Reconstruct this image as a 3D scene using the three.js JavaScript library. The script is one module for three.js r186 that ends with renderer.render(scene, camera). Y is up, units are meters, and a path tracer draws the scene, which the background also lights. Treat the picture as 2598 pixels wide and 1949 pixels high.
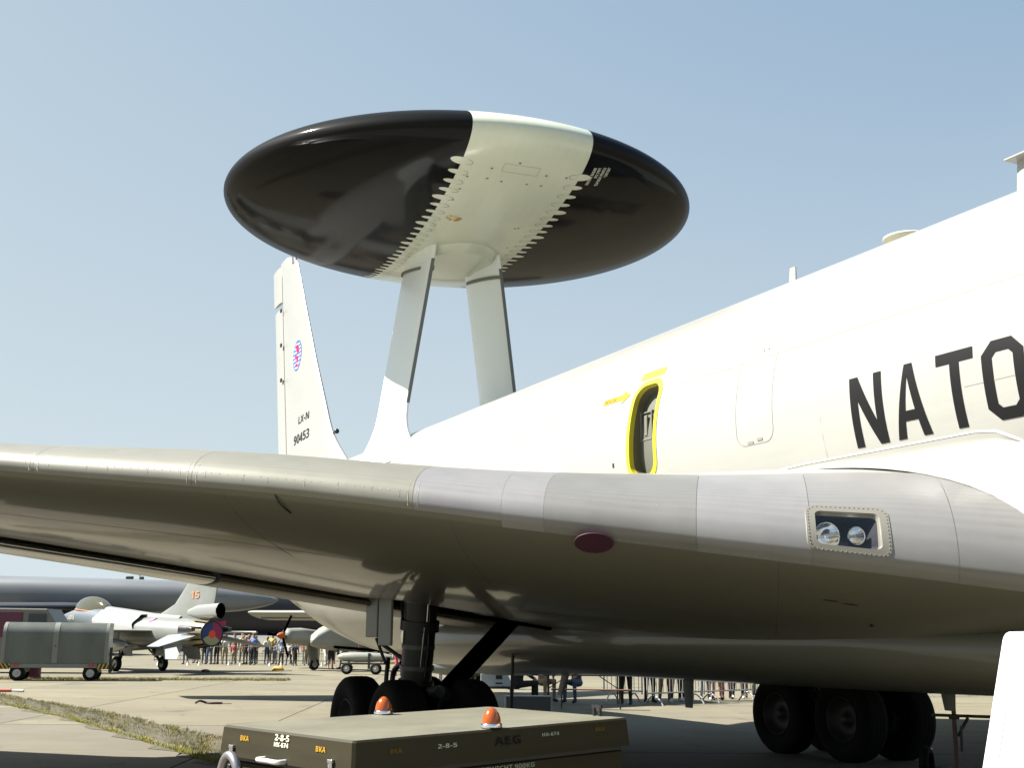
import * as THREE from 'three';
import { MarchingCubes } from 'three/addons/objects/MarchingCubes.js';
import { mergeGeometries, mergeVertices } from 'three/addons/utils/BufferGeometryUtils.js';
import { RoundedBoxGeometry } from 'three/addons/geometries/RoundedBoxGeometry.js';

// ------------------------------------------------------------------ camera, sky, sun, exposure
const V3 = (x, y, z) => new THREE.Vector3(x, y, z);
const scene = new THREE.Scene();
const camera = new THREE.PerspectiveCamera(35.87, 1024 / 769, 0.1, 6000);
const EYE = V3(14.032, 1.616, 8.946);
const YAW = 0.4576, PITCH = 0.21224, ROLL = 0.00897;
{
  const f = V3(-Math.cos(YAW) * Math.cos(PITCH), Math.sin(PITCH), -Math.sin(YAW) * Math.cos(PITCH));
  const r0 = f.clone().cross(V3(0, 1, 0)).normalize(), u0 = r0.clone().cross(f);
  const r = r0.clone().multiplyScalar(Math.cos(ROLL)).addScaledVector(u0, Math.sin(ROLL));
  const u = u0.clone().multiplyScalar(Math.cos(ROLL)).addScaledVector(r0, -Math.sin(ROLL));
  camera.position.copy(EYE);
  camera.quaternion.setFromRotationMatrix(new THREE.Matrix4().makeBasis(r, u, f.clone().negate()));
}
const EXPOSURE = 3.4;
const renderer = new THREE.WebGLRenderer({ antialias: true });
renderer.toneMapping = THREE.LinearToneMapping;
renderer.toneMappingExposure = EXPOSURE;
renderer.shadowMap.enabled = true;

// ground directions of the airfield seen from the photographer: FWD away, RGT to the right
const FWD = V3(-Math.cos(YAW), 0, -Math.sin(YAW)), RGT = V3(Math.sin(YAW), 0, -Math.cos(YAW));
const at = (lat, dep, y = 0) => V3(EYE.x + RGT.x * lat + FWD.x * dep, y, EYE.z + RGT.z * lat + FWD.z * dep);
const heading = (lat, dep) => { const d = RGT.clone().multiplyScalar(lat).addScaledVector(FWD, dep); return Math.atan2(-d.z, d.x); };

const SUN_EL = 46 * Math.PI / 180;
const sunDir = RGT.clone().multiplyScalar(-0.995).addScaledVector(FWD, -0.01).normalize().multiplyScalar(Math.cos(SUN_EL)).add(V3(0, Math.sin(SUN_EL), 0));
{
  const W = 1024, H = 512, data = new Float32Array(W * H * 4);
  const hor = [0.70, 0.80, 0.838], zen = [0.03, 0.205, 0.475];
  for (let j = 0; j < H; j++) for (let i = 0; i < W; i++) {
    const el = ((j + 0.5) / H - 0.5) * Math.PI, az = ((i + 0.5) / W - 0.5) * 2 * Math.PI;
    const d = [Math.cos(el) * Math.cos(az), Math.sin(el), Math.cos(el) * Math.sin(az)];
    const cg = d[0] * sunDir.x + d[1] * sunDir.y + d[2] * sunDir.z, g = Math.acos(Math.max(-1, Math.min(1, cg))) * 180 / Math.PI;
    const e = Math.max(0, el) * 180 / Math.PI;
    let t = 1 - Math.exp(-Math.pow(e / 32.6, 1.44));
    t *= 0.45 + 0.55 * Math.min(1.02, Math.max(0, (g - 42) / 45));
    const halo = 0.2 * Math.exp(-Math.pow(g / 22, 2));
    const k = (j * W + i) * 4;
    for (let c = 0; c < 3; c++) {
      let v = hor[c] + (zen[c] - hor[c]) * t + halo * [1, 0.97, 0.9][c];
      if (el < 0) v = hor[c] * 0.45;
      data[k + c] = v / EXPOSURE;
    }
    data[k + 3] = 1;
  }
  const sky = new THREE.DataTexture(data, W, H, THREE.RGBAFormat, THREE.FloatType);
  sky.mapping = THREE.EquirectangularReflectionMapping;
  sky.magFilter = sky.minFilter = THREE.LinearFilter;
  sky.needsUpdate = true;
  scene.background = sky; scene.environment = sky;
}
const sun = new THREE.DirectionalLight(new THREE.Color().setRGB(1, 0.955, 0.87), 5);
sun.position.copy(sunDir).multiplyScalar(120); sun.target.position.set(0, 0, 0);
sun.castShadow = true;
Object.assign(sun.shadow.camera, { left: -70, right: 70, top: 70, bottom: -70, near: 1, far: 300 });
sun.shadow.mapSize.set(4096, 4096);
scene.add(sun, sun.target);

// ------------------------------------------------------------------ helpers
let seed = 20071;
const rnd = () => { seed = (seed * 1664525 + 1013904223) >>> 0; return seed / 4294967296; };
const rr = (a, b) => a + (b - a) * rnd();
const counts = {};
function numbered(n) { const k = counts[n] = (counts[n] ?? -1) + 1; return k ? `${n}_${String(k).padStart(3, '0')}` : n; }
function tag(o, label, category, group) { o.userData.label = label; o.userData.category = category; if (group) o.userData.group = group; return o; }
function thing(name, label, category, pos = [0, 0, 0], turn = 0, group) {
  const g = new THREE.Group(); g.name = numbered(name); g.position.set(...pos); g.rotation.y = turn; scene.add(g);
  return tag(g, label, category, group);
}
function part(name, geo, mat, parent, label) {
  const m = new THREE.Mesh(geo, mat); m.name = name; m.castShadow = m.receiveShadow = true; parent.add(m);
  if (label) m.userData.label = label;
  return m;
}
const rgb = (r, g, b) => new THREE.Color().setRGB(r, g, b);
const DULL = 0.74; // paints here are weathered: a little darker than the listed tones
const mat = (c, rough = 0.6, metal = 0, extra = {}) => new THREE.MeshStandardMaterial({ color: rgb(...c.map((v) => v * (DULL + (1 - DULL) * metal))), roughness: rough, metalness: metal, side: THREE.DoubleSide, ...extra });
const phys = (c, o = {}) => new THREE.MeshPhysicalMaterial({ color: rgb(...c), side: THREE.DoubleSide, ...o });

// noise for textures
const hash = (x, y, s) => { let h = Math.imul(x, 374761393) ^ Math.imul(y, 668265263) ^ Math.imul(s, 2246822519); h = Math.imul(h ^ (h >>> 13), 1274126177); return ((h ^ (h >>> 16)) >>> 0) / 4294967296; };
function vnoise(x, y, per, s) {
  const x0 = Math.floor(x), y0 = Math.floor(y), fx = x - x0, fy = y - y0, u = fx * fx * (3 - 2 * fx), v = fy * fy * (3 - 2 * fy);
  const w = (a) => ((a % per) + per) % per, h = (a, b) => hash(w(a), w(b), s);
  return (h(x0, y0) * (1 - u) + h(x0 + 1, y0) * u) * (1 - v) + (h(x0, y0 + 1) * (1 - u) + h(x0 + 1, y0 + 1) * u) * v;
}
function fbm(x, y, per, s, oct = 4) { let a = 0, w = 0.5, t = 0; for (let o = 0; o < oct; o++) { a += w * vnoise(x, y, per, s + o); t += w; x *= 2; y *= 2; per *= 2; w *= 0.55; } return a / t; }
function tex(w, h, fn, srgb = true) {
  const d = new Uint8Array(w * h * 4);
  for (let j = 0; j < h; j++) for (let i = 0; i < w; i++) { const c = fn(i / w, j / h), k = (j * w + i) * 4; d[k] = c[0]; d[k + 1] = c[1]; d[k + 2] = c[2]; d[k + 3] = 255; }
  const t = new THREE.DataTexture(d, w, h); t.wrapS = t.wrapT = THREE.RepeatWrapping; t.magFilter = THREE.LinearFilter; t.minFilter = THREE.LinearMipmapLinearFilter;
  if (srgb) t.colorSpace = THREE.SRGBColorSpace; t.needsUpdate = true; return t;
}
const toS = (l) => 255 * (l <= 0.0031308 ? 12.92 * l : 1.055 * Math.pow(l, 1 / 2.4) - 0.055);
const grey = (v) => { const s = toS(v); return [s, s, s]; };
// factor textures (multiplied with the material colour)
const paintTex = tex(512, 512, (u, v) => { const n = fbm(u * 4, v * 4, 4, 11, 5), st = fbm(u * 3, v * 40, 3, 29, 2); const k = 0.93 + 0.09 * (n - 0.5) + 0.05 * (st - 0.5); return [toS(k), toS(k * 0.995), toS(k * 0.98)]; });
const dirtTex = tex(512, 512, (u, v) => { const n = fbm(u * 5, v * 5, 5, 7, 5), b = fbm(u * 24, v * 24, 24, 3, 3); const k = 0.62 + 0.5 * (n - 0.25) + 0.12 * (b - 0.5); return [toS(Math.min(1, k)), toS(Math.min(1, k * 0.985)), toS(Math.min(1, k * 0.95))]; });
const concreteTex = tex(1024, 1024, (u, v) => {
  const big = fbm(u * 3, v * 3, 3, 41, 5), mid = fbm(u * 14, v * 14, 14, 43, 4), fine = hash(Math.floor(u * 1024), Math.floor(v * 1024), 5), st = fbm(u * 2, v * 18, 2, 77, 3);
  let k = 0.78 + 0.34 * (big - 0.5) + 0.2 * (mid - 0.5) + 0.1 * (fine - 0.5) + 0.16 * (st - 0.5);
  const spot = fbm(u * 9, v * 9, 9, 91, 3); if (spot > 0.67) k -= (spot - 0.67) * 1.6;
  const crack = Math.abs(fbm(u * 4, v * 4, 4, 63, 4) - 0.5); if (crack < 0.004) k -= 0.18;
  k = Math.max(0.2, Math.min(1, k)); return [toS(k), toS(k * 0.985), toS(k * 0.95)];
});
const bumpTex = tex(512, 512, (u, v) => { const n = 0.6 * fbm(u * 60, v * 60, 60, 13, 3) + 0.4 * hash(Math.floor(u * 512), Math.floor(v * 512), 9); return [n * 255, n * 255, n * 255]; }, false);
const oilTex = tex(256, 256, (u, v) => { const n = fbm(u * 6, v * 6, 6, 23, 3); return [n * 255, n * 255, n * 255]; }, false);
const rep = (t, x, y) => { const c = t.clone(); c.repeat.set(x, y); c.needsUpdate = true; return c; };

// a grid of points p(i, j); smooth normals, closed in i where asked
function gridGeo(ni, nj, p, { closeI = false, skip = null, uv = null } = {}) {
  const pos = [], uvs = [], idx = [], w = closeI ? ni + 1 : ni;
  for (let j = 0; j < nj; j++) for (let i = 0; i < w; i++) {
    const q = p(i % ni, j); pos.push(q[0], q[1], q[2]);
    if (uv) uvs.push(...uv(i, j)); else uvs.push(i / (w - 1), j / (nj - 1));
  }
  for (let j = 0; j < nj - 1; j++) for (let i = 0; i < w - 1; i++) {
    if (skip && skip(i, j)) continue;
    const a = j * w + i, b = a + 1, c = a + w, d = c + 1; idx.push(a, b, c, b, d, c);
  }
  const g = new THREE.BufferGeometry();
  g.setAttribute('position', new THREE.Float32BufferAttribute(pos, 3)); g.setAttribute('uv', new THREE.Float32BufferAttribute(uvs, 2)); g.setIndex(idx);
  g.computeVertexNormals();
  if (closeI) {
    const n = g.attributes.normal, v = V3(0, 0, 0), v2 = V3(0, 0, 0);
    for (let j = 0; j < nj; j++) { const a = j * w, b = a + w - 1; v.fromBufferAttribute(n, a).add(v2.fromBufferAttribute(n, b)).normalize(); n.setXYZ(a, v.x, v.y, v.z); n.setXYZ(b, v.x, v.y, v.z); }
  }
  return g;
}
// rings: arrays of points; lofted, ends capped with a fan
function loft(rings, { cap = true } = {}) {
  const n = rings[0].length, geos = [gridGeo(n, rings.length, (i, j) => rings[j][i], { closeI: true, uv: (i, j) => [i * 0.12, j * 0.3] })];
  if (cap) for (const r of [rings[0], rings[rings.length - 1]]) {
    const c = [0, 1, 2].map((k) => r.reduce((s, q) => s + q[k], 0) / n), pos = [...c], uv = [0, 0], id = [];
    r.forEach((q) => { pos.push(...q); uv.push(0, 0); });
    for (let i = 0; i < n; i++) id.push(0, 1 + i, 1 + (i + 1) % n);
    const g = new THREE.BufferGeometry(); g.setAttribute('position', new THREE.Float32BufferAttribute(pos, 3)); g.setAttribute('uv', new THREE.Float32BufferAttribute(uv, 2)); g.setIndex(id); g.computeVertexNormals(); geos.push(g);
  }
  return mergeGeometries(geos);
}
const ell = (n, f) => Array.from({ length: n }, (_, i) => f(i / n * 2 * Math.PI));
const sg = (v, e) => Math.sign(v) * Math.pow(Math.abs(v), e);
const ringX = (x, y, z, ry, rz, n = 24, e = 1) => ell(n, (a) => [x, y + ry * sg(Math.sin(a), e), z + rz * sg(Math.cos(a), e)]);
function box(w, h, d, x = 0, y = 0, z = 0, r = 0) { const g = r ? new RoundedBoxGeometry(w, h, d, 2, r) : new THREE.BoxGeometry(w, h, d); g.translate(x, y, z); return g; }
function bar(a, b, r, r2 = r, seg = 10) {
  const A = V3(...a), B = V3(...b), g = new THREE.CylinderGeometry(r2, r, A.distanceTo(B), seg);
  g.applyQuaternion(new THREE.Quaternion().setFromUnitVectors(V3(0, 1, 0), B.clone().sub(A).normalize())); g.translate(...A.add(B).multiplyScalar(0.5).toArray()); return g;
}
function beam(a, b, w, h, up = V3(0, 1, 0), r = 0.01) { // box beam between two points
  const A = V3(...a), B = V3(...b), d = B.clone().sub(A), L = d.length(); d.normalize();
  const s = up.clone().cross(d).normalize(), u = d.clone().cross(s), g = new RoundedBoxGeometry(L, h, w, 2, r);
  g.applyMatrix4(new THREE.Matrix4().makeBasis(d, u, s.clone())); g.translate(...A.add(B).multiplyScalar(0.5).toArray()); return g;
}
function tube(pts, r, seg = 24, rad = 8) { return new THREE.TubeGeometry(new THREE.CatmullRomCurve3(pts.map((p) => V3(...p))), seg, r, rad); }
const merge = (gs) => mergeGeometries(gs.map((g) => { const q = g.index ? g.toNonIndexed() : g; for (const k of Object.keys(q.attributes)) if (!['position', 'normal', 'uv'].includes(k)) q.deleteAttribute(k); return q; }));
const lathe = (pts, seg = 32) => new THREE.LatheGeometry(pts.map((p) => new THREE.Vector2(p[0], p[1])), seg);
// lathe about the z axis
const latheZ = (pts, seg = 32) => { const g = lathe(pts, seg); g.rotateX(Math.PI / 2); return g; };
const latheX = (pts, seg = 32) => { const g = lathe(pts, seg); g.rotateZ(-Math.PI / 2); return g; };
function pw(tab) { // smooth interpolation through [x, v...] rows, x ascending
  return (x, c = 1) => {
    if (x <= tab[0][0]) return tab[0][c];
    for (let i = 0; i < tab.length - 1; i++) if (x <= tab[i + 1][0]) {
      const h = tab[i + 1][0] - tab[i][0], t = (x - tab[i][0]) / h, sl = (k) => { const a = tab[k - 1], b = tab[k], d = tab[k + 1]; if (!a || !d) return a ? (b[c] - a[c]) / (b[0] - a[0]) : (d[c] - b[c]) / (d[0] - b[0]); const s1 = (b[c] - a[c]) / (b[0] - a[0]), s2 = (d[c] - b[c]) / (d[0] - b[0]); return s1 * s2 <= 0 ? 0 : 2 * s1 * s2 / (s1 + s2); };
      const m0 = sl(i) * h, m1 = sl(i + 1) * h, t2 = t * t, t3 = t2 * t;
      return (2 * t3 - 3 * t2 + 1) * tab[i][c] + (t3 - 2 * t2 + t) * m0 + (-2 * t3 + 3 * t2) * tab[i + 1][c] + (t3 - t2) * m1;
    }
    return tab[tab.length - 1][c];
  };
}
// n points evenly along a rounded rectangle
function rrect(cx, cy, hw, hh, r, n) {
  const segs = [], q = Math.PI / 2 * r, W = 2 * (hw - r), H = 2 * (hh - r), T = 2 * W + 2 * H + 4 * q, out = [];
  for (let i = 0; i < n; i++) {
    let d = i / n * T; const c = [[hw - r, hh - r, 0], [-(hw - r), hh - r, 1], [-(hw - r), -(hh - r), 2], [hw - r, -(hh - r), 3]];
    for (let k = 0; k < 4; k++) {
      const L = k % 2 ? W : H; // side leading to corner k: right side up, top side left ...
      if (d < L) { const s = [[hw, -(hh - r) + d], [hw - r - d, hh], [-hw, hh - r - d], [-(hw - r) + d, -hh]][k]; out.push([cx + s[0], cy + s[1]]); break; }
      d -= L; if (d < q) { const a = k * Math.PI / 2 + d / r; out.push([cx + c[k][0] + r * Math.cos(a), cy + c[k][1] + r * Math.sin(a)]); break; }
      d -= q;
    }
  }
  while (out.length < n) out.push(out[out.length - 1]);
  return out;
}
function canvasTex(w, h, draw) {
  const c = document.createElement('canvas'); c.width = w; c.height = h; const x = c.getContext('2d'); draw(x, w, h);
  const t = new THREE.CanvasTexture(c); t.colorSpace = THREE.SRGBColorSpace; t.anisotropy = 8; return t;
}
const decal = (t, rough = 0.5) => new THREE.MeshPhysicalMaterial({ map: t, color: rgb(DULL, DULL, DULL), transparent: true, alphaTest: 0.5, roughness: rough, specularIntensity: 0.4, side: THREE.DoubleSide });
function stencil(lines, color, w, h, font = 'bold') { // lettering on a clear ground, one string per row, stretched over the row
  return decal(canvasTex(w, h, (x) => {
    x.clearRect(0, 0, w, h); x.fillStyle = color; x.textAlign = 'center'; x.textBaseline = 'middle';
    const rh = h / lines.length;
    lines.forEach((s, i) => { x.save(); x.font = `${font} ${Math.round(rh * 0.95)}px sans-serif`; const m = x.measureText(s).width; x.translate(w / 2, rh * (i + 0.54)); x.scale(Math.min(3, w * 0.97 / m), 1.12); x.fillText(s, 0, 0); x.restore(); });
  }), 0.7);
}

// ------------------------------------------------------------------ ground
const apronMat = (k, t) => new THREE.MeshStandardMaterial({ color: rgb(0.166 * k, 0.150 * k, 0.102 * k * t), map: concreteTex, roughness: 0.95, bumpMap: bumpTex, bumpScale: 0.003, side: THREE.DoubleSide });
{
  const g = new THREE.PlaneGeometry(5000, 5000); g.rotateX(-Math.PI / 2);
  for (let i = 0, uv = g.attributes.uv; i < uv.count; i++) uv.setXY(i, uv.getX(i) * 400, uv.getY(i) * 400);
  const ground = new THREE.Group(); ground.name = 'ground'; ground.userData.kind = 'structure'; scene.add(ground);
  part('base_course', g, apronMat(0.97, 1), ground).position.set(EYE.x, -0.03, EYE.z);
  const tones = [apronMat(1, 1), apronMat(0.93, 1.02), apronMat(1.06, 0.98), apronMat(0.97, 1.05)], old = apronMat(0.8, 1.12);
  const S = 5, turn = 0.035, ca = Math.cos(turn), sa = Math.sin(turn);
  for (let r = 0; r < 15; r++) for (let c = -9; c < 9; c++) {
    const dep = 3.2 + r * S, lat = c * S + 1.3, mid = dep + S / 2, ml = lat + S / 2;
    if (Math.abs(ml) > 7 + mid * 0.5) continue;
    const gp = 0.026, t = 0.12, sl = box(S - gp, t, S - gp, 0, -t / 2, 0), uv = sl.attributes.uv, pp = sl.attributes.position, ox = rnd(), oy = rnd();
    for (let i = 0; i < uv.count; i++) uv.setXY(i, pp.getX(i) / 11 + ox, pp.getZ(i) / 11 + oy);
    const nearLeft = ml < -1.2 && mid < 26 + (ml + 8) * -0.2 && mid < 31 + ml * 0.9 + 8;
    const m = part('slab', sl, nearLeft && ml < -3 ? old : tones[Math.floor(rnd() * 4)], ground);
    const la = ml * ca - mid * sa, de = ml * sa + mid * ca;
    m.position.copy(at(la, de, 0)); m.position.y += rr(-0.002, 0.002); m.rotation.y = heading(1, 0) + turn;
  }
}
// the grass strip between the slabs
{
  const up = [[-16.5, 37.6], [-14.21, 34.22], [-10.92, 29.6], [-8.46, 26.23], [-6.51, 23.01], [-4.75, 20.29], [-2.6, 17.4]], lo = [[-14.6, 33.4], [-12.18, 29.39], [-8.89, 24.61], [-6.77, 21.07], [-4.76, 17.71], [-3.9, 16.2], [-2.4, 14.2]];
  const L = (a, t) => { const k = Math.min(a.length - 2, Math.floor(t * (a.length - 1))), f = t * (a.length - 1) - k; return [a[k][0] + (a[k + 1][0] - a[k][0]) * f, a[k][1] + (a[k + 1][1] - a[k][1]) * f]; };
  const soilTex = tex(256, 256, (u, v) => { const n = fbm(u * 10, v * 10, 10, 55, 4), k = 0.5 + 0.9 * (n - 0.3); return [toS(k), toS(k * 0.96), toS(k * 0.8)]; });
  const soil = gridGeo(9, 40, (i, j) => { const a = L(up, j / 39), b = L(lo, j / 39), f = i / 8, w = 0.25 * Math.sin(j * 1.7) * (i === 0 || i === 8 ? 1 : 0); const q = at(a[0] + (b[0] - a[0]) * f + w, a[1] + (b[1] - a[1]) * f, 0.006 + 0.035 * Math.sin(Math.PI * f)); return q.toArray(); }, { uv: (i, j) => [i * 0.3, j * 0.5] });
  const s = part('soil', soil, mat([0.125, 0.115, 0.09], 1, 0, { map: soilTex }), scene); s.userData.kind = 'structure';
  const blade = new THREE.BufferGeometry();
  { const p = []; for (let k = 0; k < 5; k++) { const a = k * 2.4, dx = Math.cos(a) * 0.035, dz = Math.sin(a) * 0.035, o = 0.03; p.push(Math.cos(a + 1.5) * 0.008 + dx * 0.3, 0, Math.sin(a + 1.5) * 0.008, -Math.cos(a + 1.5) * 0.008 + dx * 0.3, 0, -Math.sin(a + 1.5) * 0.008, dx * 2 + o * 0.2, 0.07 + 0.02 * (k % 3), dz * 2); } blade.setAttribute('position', new THREE.Float32BufferAttribute(p, 3)); blade.computeVertexNormals(); }
  const N = 11000, gm = new THREE.InstancedMesh(blade, new THREE.MeshStandardMaterial({ color: 0xffffff, roughness: 1, side: THREE.DoubleSide }), N), M = new THREE.Matrix4(), col = new THREE.Color();
  for (let i = 0; i < N; i++) {
    const t = rnd(), a = L(up, t), b = L(lo, t), f = i % 9 === 0 ? rr(0.88, 0.99) : 0.46 + (rnd() + rnd() - 1) * 0.55, q = at(a[0] + (b[0] - a[0]) * f, a[1] + (b[1] - a[1]) * f, 0.004), s2 = rr(0.35, 0.95) * (0.5 + 0.6 * fbm(t * 30, f * 4, 40, 3, 2));
    M.makeRotationY(rnd() * 6.3); M.scale(V3(s2, s2, s2)); M.setPosition(q); gm.setMatrixAt(i, M);
    const k = f > 0.86 || rnd() < 0.55 + 0.25 * Math.sin(t * 40); gm.setColorAt(i, f > 0.87 ? col.setRGB(rr(0.24, 0.32), rr(0.23, 0.29), rr(0.05, 0.08)) : k ? col.setRGB(rr(0.15, 0.25), rr(0.13, 0.2), rr(0.045, 0.07)) : col.setRGB(rr(0.06, 0.1), rr(0.075, 0.11), rr(0.02, 0.03)));
  }
  gm.name = 'grass_strip'; gm.userData.kind = 'stuff'; scene.add(tag(gm, 'strip of dry yellow green grass growing between the concrete slabs on the left', 'grass'));
  const N2 = 2500, g2 = new THREE.InstancedMesh(blade, gm.material, N2);
  for (let i = 0; i < N2; i++) {
    const lat = rr(-19.5, -8.5), q = at(lat, 46.6 + rr(-0.7, 0.7) + (lat + 14) * 0.12, 0.002), s2 = rr(0.6, 1.5); M.makeRotationY(rnd() * 6.3); M.scale(V3(s2, s2 * 0.8, s2)); M.setPosition(q); g2.setMatrixAt(i, M);
    g2.setColorAt(i, rnd() < 0.7 ? col.setRGB(rr(0.16, 0.24), rr(0.14, 0.19), rr(0.05, 0.07)) : col.setRGB(0.08, 0.1, 0.03));
  }
  g2.name = 'joint_grass'; g2.userData.kind = 'stuff'; scene.add(tag(g2, 'thin line of dry grass in the slab joint behind the grey trailer', 'grass'));
}

// ------------------------------------------------------------------ the radar plane
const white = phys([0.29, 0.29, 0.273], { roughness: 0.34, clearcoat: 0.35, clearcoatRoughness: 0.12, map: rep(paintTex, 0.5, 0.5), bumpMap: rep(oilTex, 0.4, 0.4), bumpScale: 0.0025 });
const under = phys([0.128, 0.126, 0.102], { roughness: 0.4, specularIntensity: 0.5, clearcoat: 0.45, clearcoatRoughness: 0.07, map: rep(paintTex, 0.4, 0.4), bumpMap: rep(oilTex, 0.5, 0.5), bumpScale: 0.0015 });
const black = phys([0.004, 0.004, 0.004], { roughness: 0.6, specularIntensity: 0.05, clearcoat: 0.22, clearcoatRoughness: 0.1, bumpMap: rep(oilTex, 0.3, 0.3), bumpScale: 0.004 });
const ink = mat([0.018, 0.018, 0.022], 0.4), darkLine = mat([0.23, 0.225, 0.2], 0.7), gap = mat([0.06, 0.06, 0.055], 0.8);
const darkMetal = mat([0.035, 0.036, 0.034], 0.45, 0.4), steel = mat([0.55, 0.55, 0.55], 0.28, 1), rubber = phys([0.007, 0.007, 0.007], { roughness: 0.85, specularIntensity: 0.35 }), gearGrey = mat([0.30, 0.31, 0.28], 0.5);
const yellow = mat([0.46, 0.40, 0.01], 0.5), bay = mat([0.05, 0.052, 0.045], 0.8);
const plane = thing('radar_plane', 'large white NATO early warning jet with a black and white rotating radar dome', 'airplane');

// fuselage: two lobes. Profile rows: x, top, bottom, half width
const FUS = pw([[-23, 4.95, 4.5, 0.1], [-22.5, 5.1, 4.25, 0.38], [-20, 5.28, 3.62, 0.85], [-17.5, 5.42, 3.0, 1.27], [-15, 5.53, 2.42, 1.6], [-13, 5.58, 1.98, 1.78], [-11, 5.605, 1.55, 1.87], [-9, 5.613, 1.32, 1.88], [15, 5.613, 1.28, 1.88], [17, 5.6, 1.29, 1.85], [19.5, 5.3, 1.4, 1.65], [21.5, 4.6, 1.75, 1.2], [22.8, 3.9, 2.3, 0.7], [23.6, 3.2, 3.0, 0.08]]);
const R1 = 1.88, YC = 3.7325, YL = 3.03, R2 = 1.75;
const profTh = [];
for (let a = -90; a < -21.4; a += 4) profTh.push(a);
for (let a = -21.4; a < -10; a += 2.5) profTh.push(a);
for (let a = -10; a < 26; a += 1) profTh.push(a);
for (let a = 26; a <= 90; a += 3.2) profTh.push(a);
function prof(a) { // angle on the starboard side -> [y, z] of the standard section
  const t = a * Math.PI / 180;
  if (a >= -21.4) return [YC + R1 * Math.sin(t), R1 * Math.cos(t)];
  const f = (a + 90) / 68.6 * (Math.PI / 2 + 0.0057) - Math.PI / 2; return [YL + R2 * Math.sin(f), R2 * Math.cos(f)];
}
function fus(x, a, off = 0) { // point on the skin; a beyond 90 goes down the port side
  const m = a > 90, [y, z] = prof(m ? 180 - a : a), T = FUS(x, 1), B = FUS(x, 2), H = FUS(x, 3), t = (m ? 180 - a : a) * Math.PI / 180;
  const yy = B + (y - 1.28) / 4.3325 * (T - B), zz = z / 1.88 * H;
  return [x, yy + off * Math.sin(t), (zz + off * Math.cos(t)) * (m ? -1 : 1)];
}
function fpatch(x0, x1, a0, a1, off, nx = 2, na = 12) { return gridGeo(nx, na, (i, j) => fus(x0 + (x1 - x0) * i / (nx - 1), a0 + (a1 - a0) * j / (na - 1), off)); }
// hatch outline in (x, arc metres)
const HX = 2.945, HW = 0.245, HA0 = -0.33, HA1 = 0.735, HR = 0.17;
const inHatch = (x, s, g = 0) => { const dx = Math.abs(x - HX) - (HW + g - HR), ds = Math.abs(s - (HA0 + HA1) / 2) - ((HA1 - HA0) / 2 + g - HR); return Math.hypot(Math.max(dx, 0), Math.max(ds, 0)) + Math.min(0, Math.max(dx, ds)) < HR; };
{
  const xs = []; for (let x = -23; x < -9; x += 0.5) xs.push(x); for (let x = -9; x < 2.6; x += 0.45) xs.push(x); for (let x = 2.62; x < 3.28; x += 0.03) xs.push(x); for (let x = 3.4; x < 15; x += 0.5) xs.push(x); for (let x = 15; x <= 23.61; x += 0.43) xs.push(x);
  const ring = [...profTh, ...profTh.slice(0, -1).reverse().map((a) => 180 - a)], n = ring.length;
  const arc = ring.map((a) => a * Math.PI / 180 * 1.88);
  const g = gridGeo(n, xs.length, (i, j) => fus(xs[j], ring[i]), { closeI: false, uv: (i, j) => [xs[j], arc[i]], skip: (i, j) => inHatch((xs[j] + xs[j + 1]) / 2, (arc[i] + arc[i + 1]) / 2, 0.02) });
  part('fuselage', g, white, plane);
}
const fuselage = plane.children[0];
{ // open escape hatch
  const out = (g, off, n = 120) => rrect(HX, (HA0 + HA1) / 2, HW + g, (HA1 - HA0) / 2 + g, HR + g * 0.8, n).map(([x, q]) => fus(x, q / 1.88 * 180 / Math.PI, off));
  const rings = (a, b) => gridGeo(120, 2, (i, j) => (j ? b : a)[i], { closeI: true });
  part('hatch_frame', merge([rings(out(0, 0.006), out(0.062, 0.006)), rings(out(0, 0.006), out(-0.004, -0.05)), rings(out(0.062, 0.006), out(0.064, -0.004))]), yellow, fuselage);
  part('hatch_jamb', merge([rings(out(-0.004, -0.05), out(0.0, -0.5)), fpatch(2.5, 3.4, -14, 26, -0.5)]), mat([0.10, 0.09, 0.05], 0.8), fuselage);
  const panel = fpatch(2.52, 3.24, -16, 24.5, -0.15, 6, 16), hg = mat([0.105, 0.108, 0.085], 0.6);
  part('hatch_door', panel, hg, fuselage, 'grey inner door standing open inside the escape hatch');
  part('hatch_handle', merge([box(0.018, 0.34, 0.03, 2.70, 4.0, 1.715, 0.008), box(0.018, 0.34, 0.03, 2.93, 4.0, 1.715, 0.008), box(0.24, 0.02, 0.03, 2.815, 4.16, 1.69, 0.008), box(0.24, 0.02, 0.03, 2.815, 3.84, 1.72, 0.008), box(0.06, 0.24, 0.03, 2.815, 4.0, 1.72, 0.012)]), mat([0.16, 0.16, 0.13], 0.5), fuselage);
  for (const y of [4.02, 3.68]) part('hatch_latch', box(0.09, 0.07, 0.03, 2.49, y, 1.72, 0.01), hg, fuselage);
  part('maroon_liner', fpatch(2.3, 2.56, 14, 22, -0.22), mat([0.12, 0.02, 0.05], 0.7), fuselage);
}
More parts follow.
